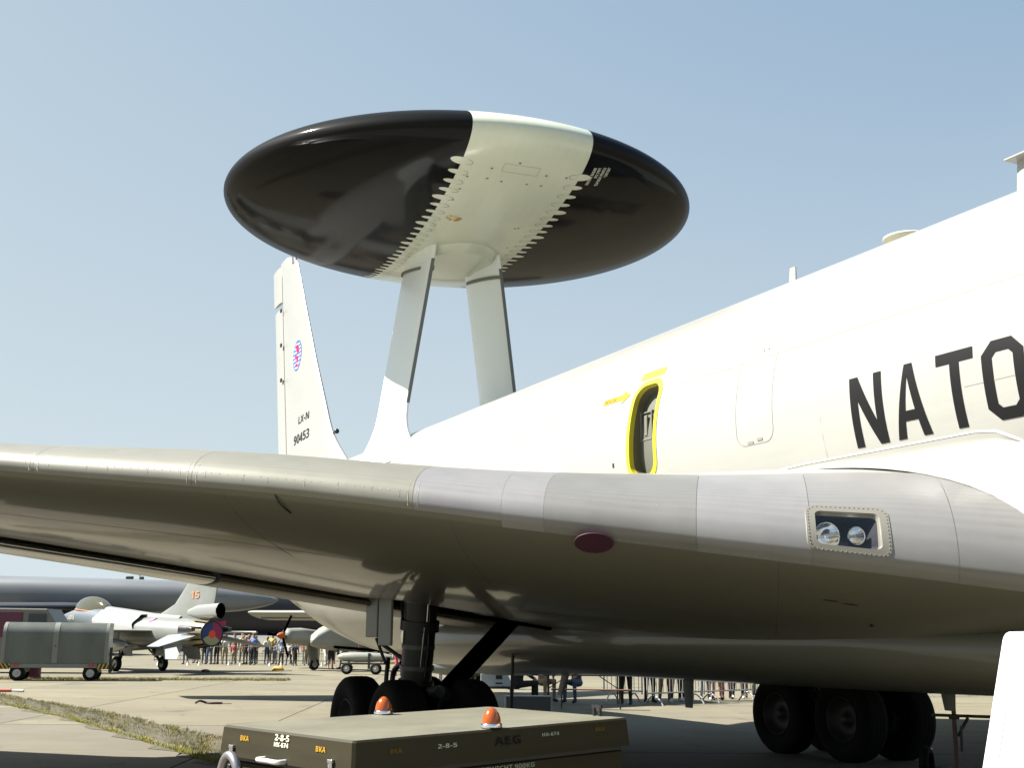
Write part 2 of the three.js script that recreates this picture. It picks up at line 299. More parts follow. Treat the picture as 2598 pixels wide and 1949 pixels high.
{ // lettering, arrow, notices, panel lines
  const nato = decal(canvasTex(2048, 700, (x, w, h) => {
    x.clearRect(0, 0, w, h); const k = w / 1.92, X = (m) => (m - 6.29) * k, Y = (m) => h * (0.607 - m + 0.0) / 0.607; x.fillStyle = '#08080b';
    const poly = (p) => { x.beginPath(); p.forEach(([a, b], i) => (i ? x.lineTo(X(a), Y(b)) : x.moveTo(X(a), Y(b)))); x.closePath(); x.fill(); };
    poly([[6.30, 0], [6.39, 0], [6.39, 0.40], [6.58, 0], [6.68, 0], [6.68, 0.607], [6.59, 0.607], [6.59, 0.2], [6.40, 0.607], [6.30, 0.607]]);
    poly([[6.785, 0], [6.875, 0], [6.90, 0.14], [7.04, 0.14], [7.065, 0], [7.158, 0], [7.03, 0.607], [6.945, 0.607]]);
    x.globalCompositeOperation = 'destination-out'; poly([[6.918, 0.225], [7.022, 0.225], [6.97, 0.51]]); x.globalCompositeOperation = 'source-over';
    poly([[7.286, 0.607], [7.286, 0.515], [7.425, 0.515], [7.425, 0], [7.52, 0], [7.52, 0.515], [7.66, 0.515], [7.66, 0.607]]);
    poly([[7.74, 0.1], [7.84, 0], [8.03, 0], [8.13, 0.1], [8.13, 0.507], [8.03, 0.607], [7.84, 0.607], [7.74, 0.507]]);
    x.globalCompositeOperation = 'destination-out'; poly([[7.838, 0.13], [7.876, 0.092], [7.994, 0.092], [8.034, 0.13], [8.034, 0.477], [7.994, 0.515], [7.876, 0.515], [7.838, 0.477]]); x.globalCompositeOperation = 'source-over';
  }), 0.55);
  part('lettering', fpatch(6.29, 8.21, -14.97, 3.53, 0.004, 2, 24), nato, fuselage, 'black block letters NATO');
  const arrow = decal(canvasTex(512, 160, (x, w, h) => { x.clearRect(0, 0, w, h); x.fillStyle = '#a8962a'; x.beginPath(); for (const [a, b] of [[0, 0.28], [0.72, 0.28], [0.72, 0], [1, 0.5], [0.72, 1], [0.72, 0.72], [0, 0.72]]) x.lineTo(a * w, b * h); x.closePath(); x.fill(); x.fillStyle = '#3a280a'; x.font = 'bold 62px sans-serif'; x.textBaseline = 'middle'; x.fillText('RESCUE', 30, h * 0.52); }));
  part('rescue_arrow', fpatch(1.95, 2.56, 18.2, 23.2, 0.005, 2, 6), arrow, fuselage);
  const note = canvasTex(512, 128, (x, w, h) => { x.fillStyle = '#ac9c0e'; x.fillRect(0, 0, w, h); x.fillStyle = '#3a2c08'; for (let r = 0; r < 3; r++) { let p = 14 + r * 9; while (p < w - 40) { const l = 16 + ((p * 7 + r * 31) % 34); x.fillRect(p, 18 + r * 36, Math.min(l, w - 20 - p), 15); p += l + 10; } } });
  part('notice', fpatch(2.69, 3.17, 25.2, 28.4, 0.005, 2, 5), new THREE.MeshStandardMaterial({ map: note, roughness: 0.5, side: THREE.DoubleSide }), fuselage);
  const seam = (x0, x1, a, m = darkLine, w = 0.24) => fpatch(x0, x1, a - w / 2, a + w / 2, 0.0025, Math.max(2, Math.ceil((x1 - x0) / 0.6)), 2);
  const ringSeam = (x, a0, a1) => fpatch(x - 0.003, x + 0.003, a0, a1, 0.002, 2, 30);
  const light = mat([0.33, 0.33, 0.31], 0.6);
  part('panel_seam', seam(-12, 2.62, 18.25), darkLine, fuselage); part('panel_seam', seam(3.27, 14, 18.25), darkLine, fuselage);
  part('panel_seam', seam(-12, 14, 62), light, fuselage);
  part('panel_seam', seam(7.55, 14, -5.5), light, fuselage);
  for (const x of [-10, -6.5, -2.7, 0.6, 5.9, 8.9, 12]) part('frame_seam', ringSeam(x, -20, 120), light, fuselage);
  // outline of the closed door ahead of the hatch
  const o = (g) => rrect(4.96, 0.235, 0.285 + g, 0.5 + g, 0.13 + g, 120).map(([x, q]) => fus(x, q / 1.88 * 57.2958, 0.003));
  const A = o(0), B = o(-0.008); part('door_outline', gridGeo(120, 2, (i, j) => (j ? B : A)[i], { closeI: true }), mat([0.27, 0.265, 0.24], 0.6), fuselage);
  for (const q of [[4.84, 4.93, -7.7, -6.9], [4.99, 5.07, -7.2, -6.4], [5.0, 5.02, 20.5, 21.2], [5.07, 5.09, 20.6, 21.3]]) part('door_hinge', fpatch(...q, 0.006), darkLine, fuselage);
  part('drain_hole', fpatch(2.325, 2.36, -5.2, -3.6, 0.004), ink, fuselage);
}
{ // crown antennas
  const blade = (x, y, z, l, h, sweep, w = 0.03) => loft(Array.from({ length: 5 }, (_, j) => { const f = j / 4, c = l * (1 - 0.35 * f); return ell(16, (a) => [x - sweep * f + c / 2 * Math.cos(a), y + h * f, z + w * (1 - 0.4 * f) * Math.sin(a)]); }));
  part('blade_antenna', blade(3.37, 5.55, 0, 0.17, 0.42, -0.02), white, plane);
  const dish = lathe([[0, 0.0], [0.07, 0], [0.06, 0.13], [0.12, 0.17], [0.27, 0.2], [0.31, 0.225], [0.3, 0.25], [0.15, 0.275], [0, 0.28]], 40); dish.scale(0.76, 0.85, 0.76); dish.translate(5.2, 5.58, 0);
  part('dish_antenna', dish, phys([0.45, 0.44, 0.33], { roughness: 0.5 }), plane, 'cream mushroom shaped dish antenna on the fuselage crown');
  part('mast_antenna', merge([blade(6.78, 5.55, 0, 0.34, 0.55, 0.0, 0.05), box(0.9, 0.022, 0.26, 7.07, 6.1, 0, 0.01)]), white, plane);
  for (const [x, y, l, h, s, w] of [[1.02, 1.25, 0.24, -0.46, -0.02, 0.035], [5.36, 1.25, 0.2, -0.26, -0.02, 0.04], [-2.15, 1.2, 0.24, -0.4, 0.24, 0.035]]) part('belly_antenna', blade(x, y, 0, l, h, s, w), mat([0.2, 0.2, 0.185], 0.6), plane);
}
// wing-body fairing under the belly
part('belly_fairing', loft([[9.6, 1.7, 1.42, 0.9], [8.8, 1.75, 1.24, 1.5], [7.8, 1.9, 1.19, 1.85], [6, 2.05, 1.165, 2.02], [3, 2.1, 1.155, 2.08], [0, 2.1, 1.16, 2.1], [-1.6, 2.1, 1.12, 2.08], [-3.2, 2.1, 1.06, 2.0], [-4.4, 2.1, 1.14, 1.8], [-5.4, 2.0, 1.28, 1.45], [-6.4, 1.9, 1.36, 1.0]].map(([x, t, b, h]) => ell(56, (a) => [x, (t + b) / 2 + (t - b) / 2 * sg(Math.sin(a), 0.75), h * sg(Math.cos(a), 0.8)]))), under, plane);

// wings
const foil = (s) => 10 * (0.2969 * Math.sqrt(s) - 0.126 * s - 0.3516 * s * s + 0.2843 * s * s * s - 0.1015 * s * s * s * s);
const leX = (z) => 8.6 - 0.77 * (z - 1.9), teX = (z) => (z < 8.5 ? -2.2 - 0.06 * (z - 2) : z < 10.5 ? -2.6 - 0.95 * (z - 8.5) : -4.5 - 0.46 * (z - 10.5));
const LYT = pw([[0, 1.75], [1, 1.9], [2.28, 2.09], [2.77, 2.17], [4, 2.36], [5.07, 2.53], [6.54, 2.76], [8.44, 2.98], [22.2, 4.95]]), leY = (z) => LYT(z), teY = (z) => 1.70 + 0.143 * z;
const TU = pw([[0, 1.15], [2, 1.046], [3.5, 0.777], [5, 0.574], [7, 0.449], [8.5, 0.344], [12, 0.275], [22.3, 0.13]]), TL = pw([[0, 0.44], [2, 0.4], [5, 0.33], [8.5, 0.27], [14, 0.2], [22.3, 0.1]]);
function wp(z, t, side, off = 0) { // t = +-sqrt(chord fraction), + above
  const s = t * t, c = leX(z) - teX(z), yl = leY(z), yt = teY(z), u = t >= 0 ? TU(z) : -TL(z);
  const p = (tt) => { const q = tt * tt; return [leX(z) - q * c, yl + (yt - yl) * q + (tt >= 0 ? TU(z) : -TL(z)) * foil(q)]; };
  let [x, y] = p(t);
  if (off) { const a = p(t - 0.004), b = p(t + 0.004), dx = b[0] - a[0], dy = b[1] - a[1], l = Math.hypot(dx, dy); x += off * -dy / l * -1; y += off * dx / l * -1; }
  return [x, y, z * side];
}
// same, the station taken square to the leading edge, as the panel joints run
function wq(z0, t, side, off = 0) { let z = z0; for (let k = 0; k < 3; k++) z = z0 - 0.483 * t * t * (leX(z) - teX(z)); return wp(z, t, side, off); }
const qgrid = (zs, ts, side, off = 0, skip = null) => gridGeo(ts.length, zs.length, (i, j) => wq(zs[j], ts[i], side, off), { uv: (i, j) => [zs[j], ts[i] * Math.abs(ts[i]) * 8], skip: skip && ((i, j) => skip((zs[j] + zs[j + 1]) / 2, (ts[i] + ts[i + 1]) / 2)) });
const wgrid = (zs, ts, side, off = 0, skip = null) => gridGeo(ts.length, zs.length, (i, j) => wp(zs[j], ts[i], side, off), { uv: (i, j) => [zs[j], ts[i] * Math.abs(ts[i]) * 8], skip: skip && ((i, j) => skip((zs[j] + zs[j + 1]) / 2, (ts[i] + ts[i + 1]) / 2)) });
const lin = (a, b, n) => Array.from({ length: n }, (_, i) => a + (b - a) * i / (n - 1));
const tint = [[2.6, [0.60, 0.59, 0.58]], [3.37, [0.60, 0.59, 0.585]], [4.0, [0.66, 0.65, 0.655]], [4.88, [0.55, 0.54, 0.52]], [5.13, [0.665, 0.65, 0.665]], [5.67, [0.665, 0.65, 0.665]], [7.1, [0.62, 0.605, 0.51]], [8.2, [0.635, 0.62, 0.53]], [10, [0.62, 0.605, 0.52]], [13.5, [0.62, 0.61, 0.53]], [17, [0.63, 0.61, 0.53]], [22.2, [0.62, 0.61, 0.53]]];
const brushed = tex(256, 256, (u, v) => { const n = 0.5 * fbm(u * 3, v * 60, 3, 19, 3) + 0.5 * fbm(u * 6, v * 6, 6, 83, 4); const k = 0.82 + 0.3 * (n - 0.5); return grey(Math.min(1, k)); });
const LZ0 = 2.996, LZ1 = 3.345, LT0 = 0.014, LT1 = 0.122; // landing light window
const inLight = (z, t, g = 0) => { const dz = Math.abs(z - (LZ0 + LZ1) / 2) / ((LZ1 - LZ0) / 2 + g), dt = Math.abs(t - (LT0 + LT1) / 2) / ((LT1 - LT0) / 2 + g * 0.42); return Math.pow(dz, 8) + Math.pow(dt, 8) < 1; };
for (const side of [1, -1]) {
  const zs = [...lin(1.0, 2.2, 5), ...lin(2.4, 4.2, 15), ...lin(4.6, 22.2, 36)], tLow = (z) => -0.86;
  const ts = [...lin(0.27, 0.96, 18), 1]; const tl = [...lin(-0.93, -0.03, 48)];
  const inBay = (z, t) => { if (t > 0) return false; const x = leX(z) - t * t * (leX(z) - teX(z)); return z > 2.3 && z < 3.95 && x > -1.0 && x < 1.25; };
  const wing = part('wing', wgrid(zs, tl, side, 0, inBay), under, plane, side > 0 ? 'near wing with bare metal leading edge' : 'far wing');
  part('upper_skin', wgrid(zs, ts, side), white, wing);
  // wheel bay liner
  const bx = (x, z, k) => { const q = (leX(z) - x) / (leX(z) - teX(z)), y = leY(z) + (teY(z) - leY(z)) * q; return [x, k ? y - TL(z) * foil(q) + 0.012 : y + 0.1, z * side]; };
  part('wheel_bay', merge([gridGeo(5, 5, (i, j) => bx(-1.15 + 2.55 * i / 4, 2.2 + 1.85 * j / 4, 0)), ...[2.22, 4.03].map((z) => gridGeo(9, 2, (i, j) => bx(-1.15 + 2.55 * i / 8, z, j))), ...[-1.13, 1.38].map((x) => gridGeo(9, 2, (i, j) => bx(x, 2.2 + 1.85 * i / 8, j)))]), bay, wing);
  // leading edge panels
  let z0 = 1.2;
  tint.forEach(([z1, c]) => {
    const inner = z1 <= 5.14, low = inner ? -0.1 : -0.058, g = z1 === 5.13 ? 0 : 0.0012;
    const za = lin(z0 + g, z1 - g, z1 === 3.37 && side > 0 ? 48 : Math.max(4, Math.ceil((z1 - z0) / 0.25))), ta = lin(low, 0.33, z1 === 3.37 && side > 0 ? 90 : 40);
    part('leading_edge_panel', qgrid(za, ta, side, 0.006, z1 === 3.37 && side > 0 ? (z, t) => inLight(z, t, 0.012) : null), mat(c.map((v) => v * 0.46), 0.45, 0.2, { map: brushed, bumpMap: rep(oilTex, 0.7, 0.7), bumpScale: 0.002 }), wing);
    z0 = z1;
  });
  part('leading_edge_gap', qgrid([...lin(1.2, 2.6, 6), ...lin(2.7, 3.6, 60), ...lin(3.8, 22, 50)], lin(-0.055, 0.31, 90), side, 0.001, side > 0 ? (z, t) => inLight(z, t, 0.015) : null), mat([0.3, 0.29, 0.27], 0.5, 0.6), wing);
  // flaps
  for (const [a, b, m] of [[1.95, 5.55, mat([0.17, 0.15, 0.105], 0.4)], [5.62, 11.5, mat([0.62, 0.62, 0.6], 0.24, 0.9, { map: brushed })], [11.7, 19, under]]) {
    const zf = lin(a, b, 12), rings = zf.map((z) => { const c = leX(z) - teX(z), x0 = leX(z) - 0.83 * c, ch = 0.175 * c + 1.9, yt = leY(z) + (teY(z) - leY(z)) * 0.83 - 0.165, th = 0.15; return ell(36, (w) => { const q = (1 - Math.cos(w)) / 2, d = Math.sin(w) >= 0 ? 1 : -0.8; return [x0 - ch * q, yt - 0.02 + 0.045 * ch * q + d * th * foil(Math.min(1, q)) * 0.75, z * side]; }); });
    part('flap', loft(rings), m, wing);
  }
  // underside panel lines
  for (const z of [3.55, 5.45, 6.9, 9.2]) part('panel_line', qgrid([z - 0.004, z + 0.004], lin(-0.5, -0.11, 14), side, 0.002), mat([0.12, 0.12, 0.1], 0.8), wing);
  part('panel_line', wgrid(lin(2.2, 12, 20), [-0.452, -0.45], side, 0.002), mat([0.16, 0.16, 0.13], 0.8), wing);
  if (side < 0) continue;
  // rivet rows along the panel joints
  const riv = [], rg = new THREE.SphereGeometry(0.003, 6, 4), put = (z, t) => { const p = wq(z, t, 1, 0.0065); riv.push(rg.clone().translate(...p)); };
  for (const [z1] of tint.slice(0, 8)) for (const d of [-0.03, 0.03]) if (z1 > 5.2) for (let t = -0.05; t < 0.12; t += 0.009) put(z1 + d, t);
  for (let z = 3.4; z < 8.4; z += 0.055) { put(z, z < 5.1 ? -0.088 : -0.05); if (z > 5.6) put(z, 0.045); if (z > 4 && z < 4.8) put(z, 0.1); }
  for (let z = 5.75; z < 8.4; z += 0.21) for (let t = 0.02; t < 0.06; t += 0.011) put(z + (hash(Math.round(z * 100), 1, 2) - 0.5) * 0.1, t);
  const rv = part('rivet_row', merge(riv), mat([0.42, 0.41, 0.36], 0.35, 0.8), wing); rv.userData.kind = 'stuff';
  // landing lights
  const zl = (g, n) => rrect((LZ0 + LZ1) / 2, 0, (LZ1 - LZ0) / 2 + g, (LT1 - LT0) / 2 / 0.42 + g, 0.035 + g * 0.6, n).map(([z, y]) => [z, (LT0 + LT1) / 2 + y * 0.42]);
  const lr = (g, off) => zl(g, 120).map(([z, t]) => wq(z, t, 1, off));
  const band = (a, b) => gridGeo(120, 2, (i, j) => (j ? b : a)[i], { closeI: true });
  part('light_frame', merge([band(lr(0, 0.012), lr(0.05, 0.012)), band(lr(0.05, 0.012), lr(0.052, 0.002)), band(lr(0, 0.012), lr(0, -0.03))]), mat([0.22, 0.212, 0.185], 0.45, 0.2), wing);
  const fr = []; for (const [z, t] of zl(0.038, 56)) fr.push(new THREE.SphereGeometry(0.0055, 6, 4).translate(...wq(z, t, 1, 0.012)));
  const fr2 = part('frame_rivet', merge(fr), mat([0.16, 0.14, 0.08], 0.4, 0.6), wing); fr2.userData.kind = 'stuff';
  const back = lr(0.02, -0.03).map(([x, y, z]) => [x - 0.34, y * 0.8 + 2.36 * 0.2, z]);
  part('light_housing', merge([band(lr(0, -0.03), back), loft([back, back.map(([x, y, z]) => [x - 0.01, y, z])])]), mat([0.02, 0.02, 0.028], 0.35), wing);
  for (const [z, r, y] of [[3.225, 0.092, 2.35], [3.065, 0.06, 2.35]]) {
    const x = leX(z) - 0.13, aim = new THREE.Matrix4().makeRotationY(-0.25), g = latheX([[0.012, -0.07], [r * 0.55, -0.055], [r * 0.85, -0.02], [r, 0.02], [r * 1.06, 0.03], [r * 1.06, 0.012]], 28); g.applyMatrix4(aim); g.translate(x, y, z);
    const ref = part('lamp_reflector', g, mat([0.86, 0.87, 0.88], 0.08, 1), wing);
    const l = latheX([[0, 0.035], [r * 0.5, 0.031], [r, 0.02]], 28); l.applyMatrix4(aim); l.translate(x, y, z); part('lamp_lens', l, phys([1, 1, 1], { transmission: 1, thickness: 0, roughness: 0.12 }), wing);
    const b = bar([x - 0.06, y, z], [x + 0.0, y, z - 0.0], 0.012); part('lamp_bulb', b, steel, wing);
  }
  part('light_glass', gridGeo(12, 12, (i, j) => wq(LZ0 + (LZ1 - LZ0) * (0.02 + 0.96 * i / 11), LT0 + (LT1 - LT0) * (0.02 + 0.96 * j / 11), 1, -0.006)), phys([1, 1, 1], { transmission: 1, thickness: 0, roughness: 0.02 }), wing);
  // maroon inspection disc under the leading edge
  { const [x, y, z] = wq(4.60, -0.095, 1, 0.055), g = lathe([[0, 0.003], [0.03, 0.003], [0.032, 0.001], [0.13, 0.001], [0.135, 0.004], [0.142, 0.002], [0.143, -0.004], [0, -0.004]], 36), q = V3(0.36, -0.9, 0.24).normalize(); g.applyQuaternion(new THREE.Quaternion().setFromUnitVectors(V3(0, 1, 0), q)); g.translate(x, y, z); part('maroon_disc', g, mat([0.055, 0.008, 0.032], 0.6), wing); }
  for (const [z, t] of [[3.25, -0.27], [3.14, -0.275]]) part('small_mark', qgrid([z - 0.04, z + 0.04], [t, t - 0.004], 1, 0.002), ink, wing);
  part('small_mark', qgrid([2.98, 3.0], [-0.36, -0.372], 1, 0.002), ink, wing);
  part('drain_mast', tube([wq(6.55, -0.07, 1, 0.0), wq(6.54, -0.1, 1, 0.02), wq(6.52, -0.14, 1, 0.02), wq(6.5, -0.19, 1, 0.0)], 0.007), ink, wing);
}
// white root fillet along the wing top
{
  const xs = lin(4.2, 8.75, 24);
  const up = (x) => (x < 7.7 ? 3.2 - Math.max(0, 5.6 - x) * 0.03 : 3.2 - (x - 7.7) * 0.34 - (x - 7.7) ** 2 * 0.45);
  const g = gridGeo(15, xs.length, (i, j) => {
    const x = xs[j], f = i / 14, ys = up(x), a = Math.asin((ys - YC) / R1) * 57.2958, zw = 2.16 - 0.1 * (x - 6) ** 2 * 0.12, c = leX(zw) - teX(zw), s = Math.max(0.0001, (leX(zw) - x) / c);
    const w = leX(zw) > x ? wp(zw, Math.sqrt(s), 1, 0.012) : [x, leY(zw), 1.9];
    const k = f ** 6, yb = Math.min(w[1] + 0.03, ys - 0.02), ab = Math.asin(Math.max(-0.36, (yb - YC) / R1)) * 57.2958, q = fus(x, a + (ab - a) * f, 0.018);
    return [x, q[1] + (w[1] - q[1]) * k, q[2] + (w[2] - q[2]) * k];
  });
  part('root_fillet', g, white, plane);
  const e = gridGeo(2, xs.length, (i, j) => { const x = xs[j], a = Math.asin((up(x) + 0.012 * i - YC) / R1) * 57.2958; return fus(x, a, 0.022 - 0.02 * i); });
  part('fillet_edge', e, phys([0.4, 0.4, 0.38], { roughness: 0.3 }), plane);
}
// rotodome: struts and dome
{
  const strutPts = (y) => { const f = (y - 5.2) / 3.8; return { z: 1.235 - 0.557 * f, x0: -7.78 + 0.03 * f, x1: -6.2 + 0.07 * f }; };
  for (const side of [1, -1]) {
    const ys = [4.7, ...lin(5.0, 5.9, 10), ...lin(6.1, 9.2, 12)];
    const st = part('dome_strut', loft(ys.map((y) => {
      const { z, x0, x1 } = strutPts(y), fl = Math.max(0, 5.95 - y), a0 = x0 - 0.62 * fl ** 2.2 - 0.05 * fl, a1 = x1 + 0.75 * fl ** 2.4, th = 0.13 + 0.3 * Math.max(0, 5.7 - y) ** 1.6;
      return ell(40, (w) => { const s = (1 - Math.cos(w)) / 2; return [a1 + (a0 - a1) * s, y, side * z + Math.sin(w) ** 1 * th * (0.9 + 0.1 * Math.cos(w))]; });
    })), phys([0.80, 0.84, 0.81], { roughness: 0.35, clearcoat: 0.3, clearcoatRoughness: 0.2 }), plane);
    part('edge_strip', loft(lin(5.9, 8.75, 10).map((y) => { const { z, x1 } = strutPts(y); return ell(10, (w) => [x1 - 0.012 + 0.02 * Math.cos(w), y, side * z + 0.035 * Math.sin(w)]); })), mat([0.18, 0.19, 0.18], 0.5), st);
    part('strut_collar', loft([8.68, 8.75].map((y) => { const { z, x0, x1 } = strutPts(y + 0.0); return ell(40, (w) => { const s = (1 - Math.cos(w)) / 2; return [x1 + 0.01 + (x0 - x1 - 0.02) * s, y + 0.28 * (0.5 - s) * -1, side * z + Math.sin(w) * 0.138]; }); }), { cap: false }), mat([0.22, 0.22, 0.16], 0.7), st);
  }
  const dome = new THREE.Group(); dome.name = 'radar_dome'; dome.position.set(-6.63, 9.948, 0); dome.rotation.order = 'ZYX'; dome.rotation.z = -0.03; plane.add(dome);
  const RD = 4.57, HT = 0.915, tw = 0.13, ct = Math.cos(tw), stw = Math.sin(tw);
  // stripe axes: q along, w across
  const dp = (w, a, off = 0) => { const k = Math.sqrt(Math.max(0, 1 - (w / RD) ** 2)); const q = (RD + off) * k * Math.cos(a), y = (HT + off) * k * Math.sin(a); return [q * ct + w * -stw, y, q * stw + w * ct]; };
  const shell = (ws, off = 0) => gridGeo(160, ws.length, (i, j) => dp(ws[j], i / 160 * 2 * Math.PI, off), { closeI: true, uv: (i, j) => [i * 0.15, ws[j]] });
  const cap = (s) => lin(0, 1, 44).map((f) => s * (1.055 + (RD - 1.0555) * Math.sin(f * Math.PI / 2)));
  part('radome_shell', shell(cap(1)), black, dome); part('radome_shell', shell(cap(-1)), black, dome);
  const stripe = phys([0.55, 0.58, 0.475], { roughness: 0.33, clearcoat: 0.4, clearcoatRoughness: 0.1, map: rep(paintTex, 0.4, 0.4) });
  part('centre_strip', shell(lin(-1.055, 1.055, 16)), stripe, dome);
  // riveted tabs along both edges of the strip, lower side
  for (const s of [1, -1]) for (let k = 0; k < 27; k++) {
    const q = 3.86 - k * 0.285, L = k % 4 === 0 ? 0.2 : 0.16, hw = k % 4 === 0 ? 0.085 : 0.06;
    const f = (u, v) => { const w = s * (1.0 + u * (L + 0.05)), qq = q + v * hw * Math.sqrt(Math.max(0.02, 1 - Math.max(0, (u * (L + 0.05) - 0.055) / L) ** 2)); const kk = Math.sqrt(1 - (w / RD) ** 2), a = -Math.acos(Math.max(-1, Math.min(1, qq / (RD * kk)))); return dp(w, a, 0.007); };
    part('tab', gridGeo(5, 7, (i, j) => f(j / 6, i / 2 - 1)), stripe, dome);
    part('tab_edge', gridGeo(2, 9, (i, j) => { const t = (j / 8 - 0.5) * Math.PI, w = s * (0.96 - (0.09 + i * 0.012) * Math.cos(t)), qq = q + (0.055 + i * 0.01) * Math.sin(t); const kk = Math.sqrt(1 - (w / RD) ** 2); return dp(w, -Math.acos(qq / (RD * kk)), 0.004); }), mat([0.28, 0.29, 0.24], 0.7), dome);
  }
  const onDome = (q0, q1, w0, w1, off, nq = 6, nw = 4) => gridGeo(nw, nq, (i, j) => { const w = w0 + (w1 - w0) * i / (nw - 1), q = q0 + (q1 - q0) * j / (nq - 1), kk = Math.sqrt(1 - (w / RD) ** 2); return dp(w, -Math.acos(q / (RD * kk)), off); });
  // print on the black half
  const rt = decal(canvasTex(512, 256, (x, w, h) => { x.clearRect(0, 0, w, h); x.fillStyle = '#d8dccd'; x.font = 'bold 56px sans-serif'; ['RADAR RADOME', 'TYPE S/N', 'LOWER SURFACE', '"ASTRO"'].forEach((s, i) => x.fillText(s, 8, 56 + i * 62, w - 16)); }));
  { const g = gridGeo(6, 6, (i, j) => { const v = i / 5, u = j / 5, q = 4.1 - u * 0.5 , w = -1.56 + v * 0.36, kk = Math.sqrt(1 - (w / RD) ** 2); return dp(w, -Math.acos(q / (RD * kk)), 0.006); }, { uv: (i, j) => [j / 5, i / 5] }); part('lettering', g, rt, dome, 'small white stencil print on the black radome'); }
  const pl = mat([0.36, 0.37, 0.30], 0.7);
  part('access_panel', merge([onDome(4.0, 4.008, -0.28, 0.34, 0.004), onDome(3.8, 3.808, -0.28, 0.34, 0.004), onDome(3.8, 4.0, -0.288, -0.28, 0.004), onDome(3.8, 4.0, 0.34, 0.348, 0.004)]), pl, dome);
  const dots = []; for (const [q, w] of [[3.83, 0.52], [3.55, 0.51], [3.53, 0.25], [3.55, -0.2], [3.55, -0.46], [3.84, -0.45], [3.83, -0.82], [4.06, 0.1], [1.9, -0.56], [1.93, -0.62], [0.9, -0.75], [-0.3, 0.5], [3.5, 0.85], [3.1, 0.86], [2.7, 0.87]]) dots.push(onDome(q - 0.02, q + 0.02, w - 0.02, w + 0.02, 0.004));
  const dg = part('fastener', merge(dots), mat([0.2, 0.2, 0.16], 0.7), dome); dg.userData.kind = 'stuff';
  part('stain', onDome(1.8, 2.2, 0.45, 0.85, 0.004), decal(canvasTex(128, 128, (x) => { x.clearRect(0, 0, 128, 128); for (let i = 0; i < 60; i++) { x.fillStyle = ['#c79a4a', '#d8b56a', '#b98a3e', '#d9d0a8'][i % 4]; const a = hash(i, 1, 4) * 6.28, r = hash(i, 2, 4) * 40; x.beginPath(); x.arc(64 + Math.cos(a) * r, 64 + Math.sin(a) * r * 0.7, 4 + hash(i, 3, 4) * 12, 0, 7); x.fill(); } })), dome, 'rusty orange stain on the white strip');
  // turntable drum under the dome
  part('drive_drum', loft([[-0.62, 1.35], [-0.8, 1.32], [-1.0, 1.2], [-1.06, 1.1]].map(([y, r]) => ell(48, (a) => [r * 0.9 * Math.cos(a) - 0.2, y, r * 0.62 * Math.sin(a)]))), stripe, dome);
}
